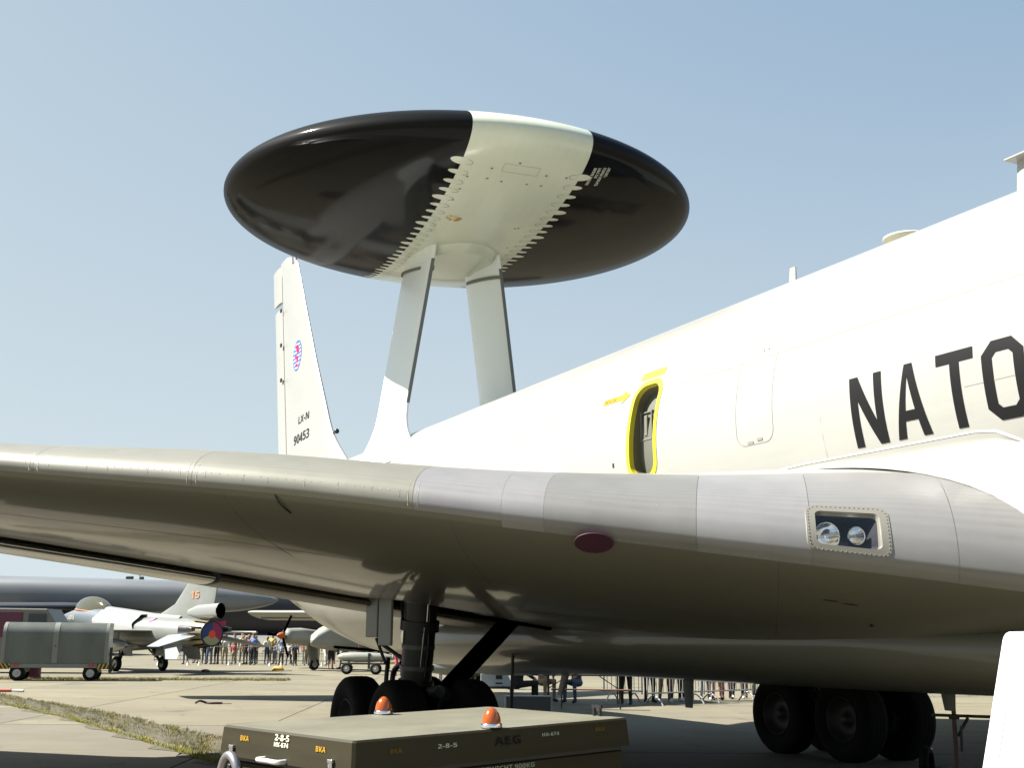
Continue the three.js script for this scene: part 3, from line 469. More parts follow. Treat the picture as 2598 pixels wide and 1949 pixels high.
// tail
{
  const rows = [[4.6, -11.0, -20.6, 0.3], [5.3, -12.2, -20.7, 0.28], [5.84, -13.05, -20.6, 0.26], [6.2, -13.62, -20.62, 0.25], [6.66, -14.24, -20.64, 0.23], [7.58, -14.95, -20.68, 0.21], [8.79, -15.85, -20.72, 0.18], [10.2, -16.82, -20.77, 0.15], [11.4, -17.63, -20.8, 0.13], [12.25, -18.2, -20.83, 0.11]];
  const LE = pw(rows.map((r) => [r[0], r[1]])), TH = pw(rows.map((r) => [r[0], r[3]]));
  const TE = (y) => -19.28 - 0.262 * (y - 6.72);
  const prof2 = (y, x1, x0, th) => ell(36, (w) => { const s = (1 - Math.cos(w)) / 2; return [x1 + (x0 - x1) * s, y, Math.sign(Math.sin(w)) * th * foil(Math.min(0.995, s)) * 0.6]; });
  const ys = [...lin(4.6, 12.25, 26)], rings = ys.map((y) => prof2(y, LE(y), TE(y) + 0.85, TH(y)));
  rings.push(prof2(12.42, -18.45, -20.1, 0.08), prof2(12.6, -18.9, -20.1, 0.06), prof2(12.72, -19.3, -20.1, 0.04));
  const fin = part('tail_fin', loft(rings), white, plane);
  const rud = (a, b, x) => loft(lin(a, b, 8).map((y) => { const x1 = TE(y) + 0.84, x0 = TE(y) - (x || 0); return ell(20, (w) => { const s = (1 - Math.cos(w)) / 2; return [x1 + (x0 - x1) * s, y, Math.sin(w) * 0.07 * (1 - 0.8 * s)]; }); }));
  part('rudder', rud(5.5, 11.2), white, fin); part('rudder_tip', rud(11.42, 12.6, 0.1), white, fin);
  part('tip_cap', loft([[12.3, -18.35, -18.72, 0.07], [12.62, -18.55, -18.85, 0.05]].map(([y, a, b, t]) => ell(12, (w) => [(a + b) / 2 + (a - b) / 2 * Math.cos(w), y, t * Math.sin(w) + 0.0]))), mat([0.06, 0.065, 0.06], 0.6), fin);
  const flat = (x0, x1, y0, y1, m, nm, lb) => part(nm, gridGeo(16, 5, (i, j) => { const x = x0 + (x1 - x0) * i / 15, y = y0 + (y1 - y0) * j / 4, q = (LE(y) - x) / (LE(y) - TE(y) - 0.85); return [x, y, TH(y) * foil(Math.min(0.99, Math.max(0, q))) * 0.6 + 0.006]; }), m, fin, lb);
  flat(-17.1, -15.9, 7.26, 7.52, stencil(['LX-N'], '#1c1f22', 512, 128), 'lettering', 'dark letters LX-N');
  flat(-17.55, -15.82, 6.74, 7.06, stencil(['90453'], '#1c1f22', 512, 110), 'lettering', 'dark digits 90453');
  const emb = decal(canvasTex(256, 256, (x) => {
    x.clearRect(0, 0, 256, 256); x.save(); x.beginPath(); x.arc(128, 128, 124, 0, 7); x.clip(); x.fillStyle = '#a9b8dc'; x.fillRect(0, 0, 256, 256);
    x.strokeStyle = '#3a55a8'; x.lineWidth = 15; for (let i = 0; i < 8; i++) { x.beginPath(); x.moveTo(0, 20 + i * 32); x.bezierCurveTo(70, 2 + i * 32, 180, 40 + i * 32, 256, 12 + i * 32); x.stroke(); }
    x.fillStyle = '#b81848'; for (const [a, b, w, h] of [[70, 40, 110, 40], [100, 75, 90, 34], [60, 120, 70, 30], [110, 130, 60, 60], [80, 195, 90, 26]]) { x.beginPath(); x.ellipse(a + w / 2, b + h / 2, w / 2, h / 2, 0.3, 0, 7); x.fill(); }
    x.strokeStyle = '#4a62aa'; x.lineWidth = 12; x.beginPath(); x.arc(128, 128, 119, 0, 7); x.stroke(); x.restore();
  }));
  flat(-17.95, -17.05, 8.86, 9.76, emb, 'emblem', 'round blue and red globe badge');
  for (const [x, y] of [[-19.3, 10], [-19.1, 8.91], [-19.5, 11.1]]) part('hinge_dot', box(0.09, 0.12, 0.05, x, y, 0.09, 0.02), ink, fin);
  part('fin_probe', merge([bar([-14.3, 6.62, 0.0], [-13.98, 6.64, 0.0], 0.03), new THREE.SphereGeometry(0.065, 16, 12).translate(-13.95, 6.64, 0)]), ink, fin);
  for (const side of [1, -1]) part('tailplane', loft(lin(0.3, 6.97, 10).map((z) => { const x1 = -16.2 - 0.72 * z, c = 5.4 - 0.5 * z, y = 4.75 + 0.12 * z, th = 0.26 - 0.025 * z; return ell(28, (w) => { const s = (1 - Math.cos(w)) / 2; return [x1 - c * s, y + Math.sign(Math.sin(w)) * th * foil(Math.min(0.995, s)) * 0.8, side * z]; }); })), white, plane);
  // outlined service door under the tail
  part('tail_door_outline', merge([[-12.5, 0], [-12.0, 0]].map(([x]) => fpatch(x - 0.014, x + 0.014, -52, -24, 0.006, 2, 12)).concat([fpatch(-12.5, -12.0, -53.2, -52, 0.006, 4, 2)])), mat([0.42, 0.2, 0.12], 0.7), fuselage);
}
// landing gear
for (const side of [1, -1]) {
  const g = new THREE.Group(); g.name = 'landing_gear'; g.position.set(0, 0, side * 3.37); plane.add(g);
  const R = 0.585, tyre = latheZ([[0.3, -0.15], [0.36, -0.185], [0.45, -0.2], [0.53, -0.19], [0.57, -0.15], [0.583, -0.1], [0.583, -0.07], [0.577, -0.065], [0.577, -0.055], [0.585, -0.05], [0.585, -0.01], [0.578, -0.006], [0.578, 0.006], [0.585, 0.01], [0.585, 0.05], [0.577, 0.055], [0.577, 0.065], [0.583, 0.07], [0.583, 0.1], [0.57, 0.15], [0.53, 0.19], [0.45, 0.2], [0.36, 0.185], [0.3, 0.15]], 48);
  const rim = latheZ([[0.0, -0.12], [0.07, -0.12], [0.075, -0.05], [0.16, -0.04], [0.24, -0.06], [0.27, -0.13], [0.3, -0.17], [0.31, -0.165], [0.3, 0], [0.31, 0.165], [0.3, 0.17], [0.27, 0.13], [0.24, 0.06], [0.16, 0.04], [0.075, 0.05], [0.07, 0.12], [0, 0.12]], 36);
  for (const x of [-0.71, 0.71]) for (const z of [-0.44, 0.44]) {
    const t = part('tyre', tyre, rubber, g); t.position.set(x, 0.565, z);
    const r = part('rim', rim, mat([0.04, 0.042, 0.038], 0.55, 0.2), g); r.position.set(x, 0.565, z);
  }
  for (const x of [-0.71, 0.71]) part('axle', bar([x, 0.565, -0.3], [x, 0.565, 0.3], 0.07), darkMetal, g);
  part('bogie_beam', beam([-0.75, 0.565, 0], [0.75, 0.565, 0], 0.2, 0.24, V3(0, 1, 0), 0.05), darkMetal, g);
  part('main_strut', merge([bar([0.06, 0.55, 0], [0.14, 1.12, 0], 0.115, 0.115, 20), bar([0.12, 1.05, 0], [0.3, 2.45, 0], 0.19, 0.21, 24), bar([0.115, 1.0, 0], [0.135, 1.12, 0], 0.22, 0.22, 24), bar([0.2, 1.72, 0], [0.22, 1.84, 0], 0.24, 0.24, 24)]), darkMetal, g);
  part('torque_link', merge([beam([0.3, 1.05, 0.0], [0.52, 0.78, 0], 0.16, 0.06), beam([0.52, 0.78, 0], [0.2, 0.56, 0], 0.16, 0.06)]), darkMetal, g);
  part('side_brace', merge([beam([0.6, 1.02, -0.2 * side], [0.36, 2.05, -1.37 * side], 0.2, 0.17, V3(1, 0, 0), 0.03), bar([0.6, 1.02, -0.2 * side], [0.12, 0.95, 0], 0.07)]), mat([0.15, 0.155, 0.14], 0.5), g);
  part('brace_joint', merge([bar([0.5, 1.0, -0.32 * side], [0.7, 1.0, -0.08 * side], 0.07, 0.07, 14), new THREE.SphereGeometry(0.1, 16, 10).translate(0.58, 1.0, -0.2 * side)]), mat([0.14, 0.15, 0.16], 0.3, 0.7), g);
  part('cross_beam', beam([0.85, 2.02, 0], [1.25, 1.72, -1.85 * side], 0.14, 0.16, V3(0, 1, 0), 0.03), darkMetal, g);
  part('gear_door', box(0.42, 0.66, 0.035, -0.66, 1.96, 0.3 * side, 0.012), gearGrey, g); part('gear_door', box(0.44, 0.74, 0.035, -0.12, 1.9, 0.32 * side, 0.012), gearGrey, g);
  part('door_bracket', merge([box(1.3, 0.05, 0.1, -0.5, 2.33, 0.24 * side, 0.02), box(0.3, 0.3, 0.2, -0.3, 2.45, 0.16 * side, 0.04)]), darkMetal, g); part('door_link', bar([-0.3, 1.55, 0.3 * side], [0.1, 1.3, 0.05 * side], 0.025), darkMetal, g); part('door_link', bar([-0.5, 1.62, 0.3 * side], [-0.4, 1.3, 0.2 * side], 0.02), darkMetal, g);
  part('hydraulic_hose', merge([tube([[0.42, 2.2, 0.02], [0.36, 1.7, 0.03], [0.3, 1.2, 0.02], [0.26, 0.85, 0.1]], 0.018), tube([[0.45, 2.2, -0.03], [0.4, 1.6, -0.04], [0.33, 1.15, -0.03]], 0.014), tube([[-0.1, 1.32, 0.1], [-0.33, 1.2, 0.12], [-0.32, 0.9, 0.12], [-0.18, 0.78, 0.1], [-0.02, 0.75, 0.08]], 0.035), tube([[-0.45, 1.38, 0.15], [-0.5, 1.1, 0.15], [-0.46, 0.85, 0.15], [-0.36, 0.8, 0.12]], 0.03)]), ink, g);
  for (const [y, r] of [[1.25, 0.215], [1.5, 0.205], [2.05, 0.225]]) part('strut_clamp', bar([0.11 + (y - 1) * 0.135, y, 0], [0.115 + (y - 1) * 0.135, y + 0.05, 0], r, r, 24), mat([0.09, 0.09, 0.085], 0.4, 0.5), g);
  for (const x of [-0.71, 0.71]) for (const z of [-0.3, 0.3]) part('brake_unit', bar([x, 0.565, z * 0.75], [x, 0.565, z * 0.55], 0.2, 0.2, 20), mat([0.05, 0.05, 0.045], 0.5, 0.4), g);
  part('brake_line', tube([[0.2, 1.1, 0.15], [0.5, 0.95, 0.2], [0.6, 0.75, 0.2], [0.65, 0.6, 0.18]], 0.014), ink, g); part('brake_line', tube([[0.0, 1.1, 0.15], [-0.4, 0.95, 0.2], [-0.6, 0.8, 0.2], [-0.65, 0.6, 0.18]], 0.014), ink, g);
  part('chrome_line', merge([bar([0.44, 1.75, 0.03], [0.33, 1.25, 0.03], 0.009), bar([0.47, 2.05, 0.0], [0.44, 1.82, 0.0], 0.009)]), steel, g);
  part('actuator', merge([bar([-0.05, 2.25, 0.1], [0.1, 1.75, 0.12], 0.07), bar([0.0, 2.4, -0.2 * side], [0.3, 2.1, -0.9 * side], 0.05)]), darkMetal, g);
}
// cable hanging from the belly, hatch flap
part('ground_cable', tube([[0.62, 2.3, 2.05], [0.39, 2.16, 2], [0.2, 2.08, 2], [0.0, 1.93, 2.0], [0.02, 1.5, 2.0], [0.0, 0.8, 2.0], [0.02, 0.05, 2.0]], 0.022, 60), ink, plane);
{ const a = at(3.72, 10.9, 1.62), b = at(4.32, 11.1, 1.6), c = at(4.06, 10.8, 1.46), d = at(4.28, 11.4, 1.75); const g = gridGeo(6, 6, (i, j) => { const u = i / 5, v = j / 5, p = a.clone().lerp(b, u), q = c.clone().lerp(b, u); const w = p.lerp(q, v); w.y -= 0.05 * Math.sin(Math.PI * u) * v; return w.toArray(); }); part('belly_flap', g, mat([0.16, 0.17, 0.15], 0.5), plane); }

// ------------------------------------------------------------------ ground power unit in the foreground
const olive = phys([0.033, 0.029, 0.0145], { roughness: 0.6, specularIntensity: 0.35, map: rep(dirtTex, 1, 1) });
{
  const g = thing('ground_power_unit', 'olive drab ground power unit with pale dusty top and stencilled numbers', 'generator', [6.9827, 1.12, 6.0065]);
  g.rotation.order = 'YZX'; g.rotation.set(0.0068, 1.8621, 0.0194);
  const l = 2.13, w = 1.334, H = 0.17;
  const lid = new THREE.Shape(); 
  const P = [[-l / 2, 0], [-l / 2 - 0.012, -H], [l / 2 + 0.012, -H], [l / 2, 0]];
  const lidG = (() => { const r = (y, e) => [[-l / 2 - e, y, -w / 2 - e], [l / 2 + e, y, -w / 2 - e], [l / 2 + e, y, w / 2 + e], [-l / 2 - e, y, w / 2 + e]]; const round = (q, k) => { const o = []; for (let i = 0; i < 4; i++) { const c = q[i], p = q[(i + 3) % 4], n = q[(i + 1) % 4]; const d = (a, b) => { const L = Math.hypot(b[0] - a[0], b[2] - a[2]); return [(b[0] - a[0]) / L, (b[2] - a[2]) / L]; }; const dp = d(c, p), dn = d(c, n); for (const f of [1, 0.5, 0]) o.push([c[0] + dp[0] * k * f + dn[0] * k * (1 - f) * 1, c[1], c[2] + dp[1] * k * f + dn[1] * k * (1 - f) * 1]); } return o; }; return loft([round(r(-H, 0.014), 0.015), round(r(-0.012, 0.001), 0.015), round(r(0, -0.01), 0.015)], { cap: false }); })();
  lidG.deleteAttribute('normal'); const flatLid = lidG.toNonIndexed(); flatLid.computeVertexNormals();
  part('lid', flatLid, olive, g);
  const top = new THREE.PlaneGeometry(l - 0.02, w - 0.02, 40, 24); top.rotateX(-Math.PI / 2);
  { const p = top.attributes.position; for (let i = 0; i < p.count; i++) p.setY(i, -0.001 + 0.004 * (fbm(p.getX(i) * 2 + 9, p.getZ(i) * 2 + 9, 50, 8, 3) - 0.5)); top.computeVertexNormals(); }
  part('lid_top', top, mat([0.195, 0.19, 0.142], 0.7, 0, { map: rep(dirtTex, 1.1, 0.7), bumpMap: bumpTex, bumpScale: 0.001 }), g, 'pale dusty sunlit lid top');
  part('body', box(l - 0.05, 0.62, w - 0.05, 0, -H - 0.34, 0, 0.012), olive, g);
  part('seal_strip', box(l - 0.07, 0.03, w - 0.07, 0, -H - 0.012, 0), ink, g);
  for (const z of [-0.2, 0.12, 0.42]) part('louvre', box(0.02, 0.02, 0.24, -l / 2 + 0.018, -H - 0.075, z, 0.006), mat([0.16, 0.155, 0.1], 0.5), g);
  part('chassis', box(l + 0.1, 0.1, w - 0.3, 0, -0.8, 0), darkMetal, g);
  const wh = latheZ([[0.05, -0.08], [0.16, -0.08], [0.24, -0.07], [0.26, -0.03], [0.26, 0.03], [0.24, 0.07], [0.16, 0.08], [0.05, 0.08]], 28);
  for (const x of [-0.7, 0.7]) for (const z of [-0.6, 0.6]) part('wheel', wh, rubber, g).position.set(x, -0.865, z);
  // beacons
  for (const [x, z] of [[0.078, -0.667], [-0.06, 0.617]]) {
    const zz = Math.max(-w / 2 + 0.07, Math.min(w / 2 - 0.05, z));
    const b = part('beacon', lathe([[0.055, 0.026], [0.055, 0.038], [0.052, 0.058], [0.043, 0.082], [0.028, 0.103], [0.012, 0.114], [0, 0.117]], 28), phys([0.30, 0.058, 0.002], { roughness: 0.2, specularIntensity: 0.5, clearcoat: 1, clearcoatRoughness: 0.03 }), g, z < 0 ? 'orange warning beacon on the far edge of the lid' : 'orange warning beacon on the near edge of the lid'); b.position.set(x, 0.0, zz);
    part('beacon_base', lathe([[0, 0.002], [0.062, 0.002], [0.064, 0.012], [0.06, 0.025], [0.055, 0.028], [0, 0.028]], 28), mat([0.85, 0.85, 0.86], 0.16, 1), b);
    part('beacon_bulb', lathe([[0, 0.09], [0.016, 0.085], [0.02, 0.07], [0.012, 0.03], [0, 0.03]], 12), mat([0.6, 0.08, 0.01], 0.4), b);
  }
  // stencils: left end (normal -x) and long side (normal +z)
  const endP = (z0, z1, y0, y1, m, lb) => { const q = new THREE.PlaneGeometry(z1 - z0, y1 - y0); q.rotateY(-Math.PI / 2); q.rotateZ(-0.07); q.translate(-l / 2 - 0.006 - 0.07 * -((y0 + y1) / 2) , (y0 + y1) / 2, (z0 + z1) / 2); return part('lettering', q, m, g, lb); };
  const sideP = (x0, x1, y0, y1, m, lb) => { const q = new THREE.PlaneGeometry(x1 - x0, y1 - y0); q.rotateX(-0.07); q.translate((x0 + x1) / 2, (y0 + y1) / 2, w / 2 + 0.006 + 0.07 * -((y0 + y1) / 2)); return part('lettering', q, m, g, lb); };
  const wt = '#e8ead0', yl = '#b58a1e', dy = '#6d5a20';
  endP(-0.08, 0.075, -0.052, -0.008, stencil(['2-8-5'], wt, 256, 80), 'white stencil 2-8-5');
  endP(-0.085, 0.07, -0.084, -0.052, stencil(['HX-674'], wt, 256, 60), 'white stencil HX-674');
  endP(-0.45, -0.35, -0.078, -0.04, stencil(['BKA'], yl, 160, 70), 'yellow stencil BKA'); endP(0.33, 0.43, -0.08, -0.043, stencil(['BKA'], yl, 160, 70), 'yellow stencil BKA');
  sideP(-0.515, -0.365, -0.08, -0.05, stencil(['2-8-5'], '#aeb6a6', 256, 64), 'grey stencil 2-8-5');
  sideP(-0.09, 0.13, -0.098, -0.037, stencil(['AEG'], '#0c0d0b', 256, 100), 'black letters AEG');
  sideP(0.286, 0.438, -0.068, -0.042, stencil(['HX-674'], '#a9b0a0', 256, 60), 'grey stencil HX-674');
  sideP(-0.84, -0.755, -0.084, -0.052, stencil(['BKA'], dy, 160, 70), 'faded stencil BKA'); sideP(0.75, 0.84, -0.068, -0.038, stencil(['BKA'], dy, 160, 70), 'faded stencil BKA');
  { const q = new THREE.PlaneGeometry(0.62, 0.034); q.translate(-0.04, -0.222, w / 2 - 0.019); part('lettering', q, stencil(['EIGENGEWICHT 900KG'], '#9aa392', 1024, 64), g, 'grey stencil EIGENGEWICHT 900KG'); }
  // handle, latches, tow ring
  part('handle', tube([[-l / 2 - 0.005, -0.155, -0.17], [-l / 2 - 0.06, -0.155, -0.165], [-l / 2 - 0.062, -0.155, -0.05], [-l / 2 - 0.06, -0.155, 0.04], [-l / 2 - 0.005, -0.155, 0.045]], 0.014, 40), mat([0.82, 0.81, 0.84], 0.3, 0.5), g, 'white grab handle');
  for (const z of [-0.525, 0.49]) part('latch', merge([box(0.012, 0.055, 0.03, -l / 2 - 0.018, -0.14, z, 0.004), box(0.02, 0.02, 0.045, -l / 2 - 0.018, -0.115, z, 0.004), bar([-l / 2 - 0.02, -0.13, z - 0.015], [-l / 2 - 0.03, -0.19, z + 0.01], 0.006)]), steel, g);
  part('tow_ring', tube([[-l / 2 - 0.12, -0.42, -0.5], [-l / 2 - 0.12, -0.25, -0.46], [-l / 2 - 0.12, -0.16, -0.41], [-l / 2 - 0.12, -0.145, -0.355], [-l / 2 - 0.12, -0.2, -0.29], [-l / 2 - 0.12, -0.42, -0.26]], 0.026, 40, 12), mat([0.3, 0.29, 0.31], 0.35, 0.8), g);
  part('hook', merge([box(0.04, 0.1, 0.06, -l / 2 - 0.02, -0.26, -0.53, 0.01), box(0.04, 0.1, 0.03, -l / 2 - 0.02, -0.26, -0.46, 0.01)]), ink, g);
  part('corner_post', merge([bar([1.02, -0.02, 0.42], [1.02, 0.07, 0.42], 0.012), bar([1.02, -0.02, 0.47], [1.02, 0.07, 0.47], 0.012), box(0.02, 0.02, 0.08, 1.02, 0.06, 0.445)]), ink, g);
}
// white board at the right edge
{
  const o = at(2.043, 5.0, 0), g = thing('display_board', 'bright white tapered board with a grey slot at the lower right corner of the view', 'board', [o.x, 0, o.z], heading(0.6, -0.8));
  const k = 0.258, T = 1.66, lx = (y) => -k * (T - y), s = new THREE.Shape();
  s.moveTo(lx(0.02), 0.02); s.lineTo(1.1, 0.02); s.lineTo(1.0, T + 0.02); s.lineTo(0.025, T); s.quadraticCurveTo(0.002, T, lx(T - 0.03), T - 0.03); s.closePath();
  const h = new THREE.Path(); const a = (y, d) => lx(y) + 0.058 + d; h.moveTo(a(1.345, 0), 1.345); h.lineTo(a(1.345, 0.011), 1.345); h.lineTo(a(1.15, 0.011), 1.15); h.lineTo(a(1.15, 0), 1.15); h.closePath(); s.holes.push(h);
  const geo = new THREE.ExtrudeGeometry(s, { depth: 0.05, bevelEnabled: true, bevelSize: 0.006, bevelThickness: 0.006, bevelSegments: 3, curveSegments: 12 }); geo.translate(0, 0, -0.05);
  part('panel', geo, mat([0.74, 0.74, 0.72], 0.5), g);
  part('slot_back', box(0.04, 0.24, 0.012, a(1.25, 0.006), 1.25, -0.075), mat([0.5, 0.5, 0.54], 0.6), g);
  part('brace', beam([0.3, 1.3, -0.09], [0.3, 0.02, -0.6], 0.05, 0.05), mat([0.6, 0.6, 0.58], 0.6), g);
}
// ------------------------------------------------------------------ things behind and under the plane
const wheelZ = (r, w, tm, rm, parent, x, y, z) => { // tyre and rim about the local z axis
  const t = part('tyre', latheZ([[r * 0.55, -w * 0.45], [r * 0.85, -w / 2], [r, -w * 0.3], [r, w * 0.3], [r * 0.85, w / 2], [r * 0.55, w * 0.45]], 28), tm, parent); t.position.set(x, y, z);
  const m = part('rim', latheZ([[0, -w * 0.5], [r * 0.14, -w * 0.52], [r * 0.16, -w * 0.3], [r * 0.45, -w * 0.36], [r * 0.56, -w * 0.48], [r * 0.56, w * 0.48], [r * 0.45, w * 0.36], [r * 0.16, w * 0.3], [r * 0.14, w * 0.52], [0, w * 0.5]], 24), rm, parent); m.position.set(x, y, z);
};
const whiteRim = mat([0.5, 0.5, 0.47], 0.5), paleGrey = mat([0.33, 0.345, 0.335], 0.5);
const fillet = (pts) => { const s = new THREE.Shape(); pts.forEach((p, i) => (i ? s.lineTo(p[0], p[1]) : s.moveTo(p[0], p[1]))); s.closePath(); return s; };
// grey box trailer on the left
{
  const o = at(-16.6, 44.5), g = thing('box_trailer', 'grey two-panel airport box trailer with rounded top on four small wheels', 'trailer', [o.x, 0, o.z], heading(1, 0.2));
  const body = mat([0.14, 0.158, 0.145], 0.42, 0.2, { map: rep(dirtTex, 0.6, 0.6) }), rail = mat([0.2, 0.21, 0.185], 0.5), lightEnd = mat([0.42, 0.44, 0.36], 0.5);
  // local x to the right, -z away from the viewer
  const prf = []; for (let k = 0; k <= 10; k++) { const a = k / 10 * Math.PI / 2; prf.push([0.0 - 0.42 * (1 - Math.cos(a)), 1.62 + 0.46 * Math.sin(a)]); }
  const side = (x0, x1, off) => { const P = [[0, 0.62], [0, 1.1], ...prf, [-0.8, 2.085]]; return gridGeo(P.length, 8, (i, j) => [x0 + (x1 - x0) * j / 7, P[i][1] + off * 0.5, P[i][0] + off]); };
  part('curtain_panel', side(-1.72, -0.1, 0.012), body, g); part('curtain_panel', side(0.1, 1.72, 0.012), body, g);
  part('middle_post', side(-0.095, 0.095, 0.022), rail, g); part('end_post', side(-1.84, -1.725, 0.02), rail, g); part('end_post', side(1.725, 1.84, 0.02), rail, g);
  const endS = fillet([[0, 0.62], [0, 1.62], ...prf.map(([z, y]) => [-z, y]), [1.2, 2.08], [1.2, 0.62]]);
  for (const x of [-1.85, 1.83]) { const e = new THREE.ExtrudeGeometry(endS, { depth: 0.02, bevelEnabled: false }); e.rotateY(Math.PI / 2); part('end_wall', e.translate(x, 0, 0), lightEnd, g); }
  part('roof', box(3.66, 0.02, 0.5, 0, 2.075, -0.97), rail, g); part('back_wall', box(3.66, 1.46, 0.02, 0, 1.35, -1.2), body, g);
  part('base_frame', box(3.5, 0.16, 1.2, 0, 0.54, -0.6, 0.015), rail, g); part('catch', box(0.04, 0.05, 0.03, 0.0, 1.25, 0.035, 0.006), ink, g);
  for (const s of [-1, 1]) {
    const hz = canvasTex(128, 64, (x) => { x.fillStyle = '#15140f'; x.fillRect(0, 0, 128, 64); x.fillStyle = '#a08420'; for (let k = -1; k < 5; k++) { x.beginPath(); x.moveTo(k * 42 + (s > 0 ? 0 : 22), 64); x.lineTo(k * 42 + 20 + (s > 0 ? 0 : 22), 64); x.lineTo(k * 42 + (s > 0 ? 42 : 0), 0); x.lineTo(k * 42 + (s > 0 ? 22 : -20), 0); x.fill(); } });
    const b = part('hazard_stripe', box(0.42, 0.2, 0.04, s * 1.72, 0.52, 0.05, 0), new THREE.MeshStandardMaterial({ map: hz, roughness: 0.6 }), g);
    part('red_reflector', box(0.2, 0.09, 0.02, s * 1.3, 0.56, 0.035, 0.008), mat([0.45, 0.03, 0.02], 0.3), g);
    for (const z of [-0.16, -1.1]) wheelZ(0.27, 0.2, rubber, whiteRim, g, s * 1.27, 0.27, z);
    part('axle_box', box(0.5, 0.22, 1.0, s * 1.27, 0.4, -0.62, 0.02), darkMetal, g);
  }
  part('coupling', merge([box(0.1, 0.9, 0.08, 1.93, 0.75, -0.3, 0.01), bar([1.86, 0.95, -0.3], [2.05, 0.95, -0.3], 0.04), bar([1.95, 0.3, -0.3], [2.1, 0.62, -0.3], 0.03)]), darkMetal, g);
}
{ const o = at(-17.95, 46.1), g = thing('steel_drum', 'dark pink steel drum standing behind the left wheel of the grey trailer', 'drum', [o.x, 0, o.z]); part('shell', lathe([[0, 0], [0.28, 0], [0.29, 0.02], [0.28, 0.2], [0.295, 0.21], [0.28, 0.22], [0.28, 0.4], [0.295, 0.41], [0.28, 0.42], [0.29, 0.6], [0.26, 0.6], [0, 0.585]], 28), mat([0.16, 0.02, 0.06], 0.5), g); part('red_band', bar([0.2, 0.0, 0.24], [0.2, 0.58, 0.24], 0.03), mat([0.5, 0.03, 0.06], 0.5), g); }
{ // maroon van behind the trailer
  const o = at(-22.9, 53), g = thing('maroon_van', 'maroon and grey van mostly hidden behind the grey box trailer', 'van', [o.x, 0, o.z], heading(1, 0.05)), mr = mat([0.10, 0.008, 0.035], 0.45);
  const s = fillet([[-3.2, 0.35], [2.9, 0.35], [3.3, 1.2], [3.0, 2.05], [2.55, 2.72], [-3.2, 2.75]]), e = new THREE.ExtrudeGeometry(s, { depth: 1.9, bevelEnabled: true, bevelSize: 0.05, bevelThickness: 0.05, bevelSegments: 2 }); e.translate(0, 0, -1.95);
  part('body', e, mat([0.17, 0.165, 0.14], 0.45), g); part('maroon_panel', box(2.4, 1.1, 0.03, 0.35, 2.08, 0.065, 0.01), mr, g); part('maroon_panel', box(1.2, 1.1, 0.03, -2.1, 2.08, 0.065, 0.01), mr, g); part('pillar', box(0.14, 1.9, 0.04, -1.1, 1.9, 0.07, 0.01), whiteRim, g);
  part('windscreen', box(0.75, 0.6, 0.03, 2.2, 2.25, 0.062, 0.01), mat([0.02, 0.022, 0.025], 0.1), g);
  for (const x of [-2.2, 2.1]) wheelZ(0.36, 0.22, rubber, whiteRim, g, x, 0.36, -0.05);
}
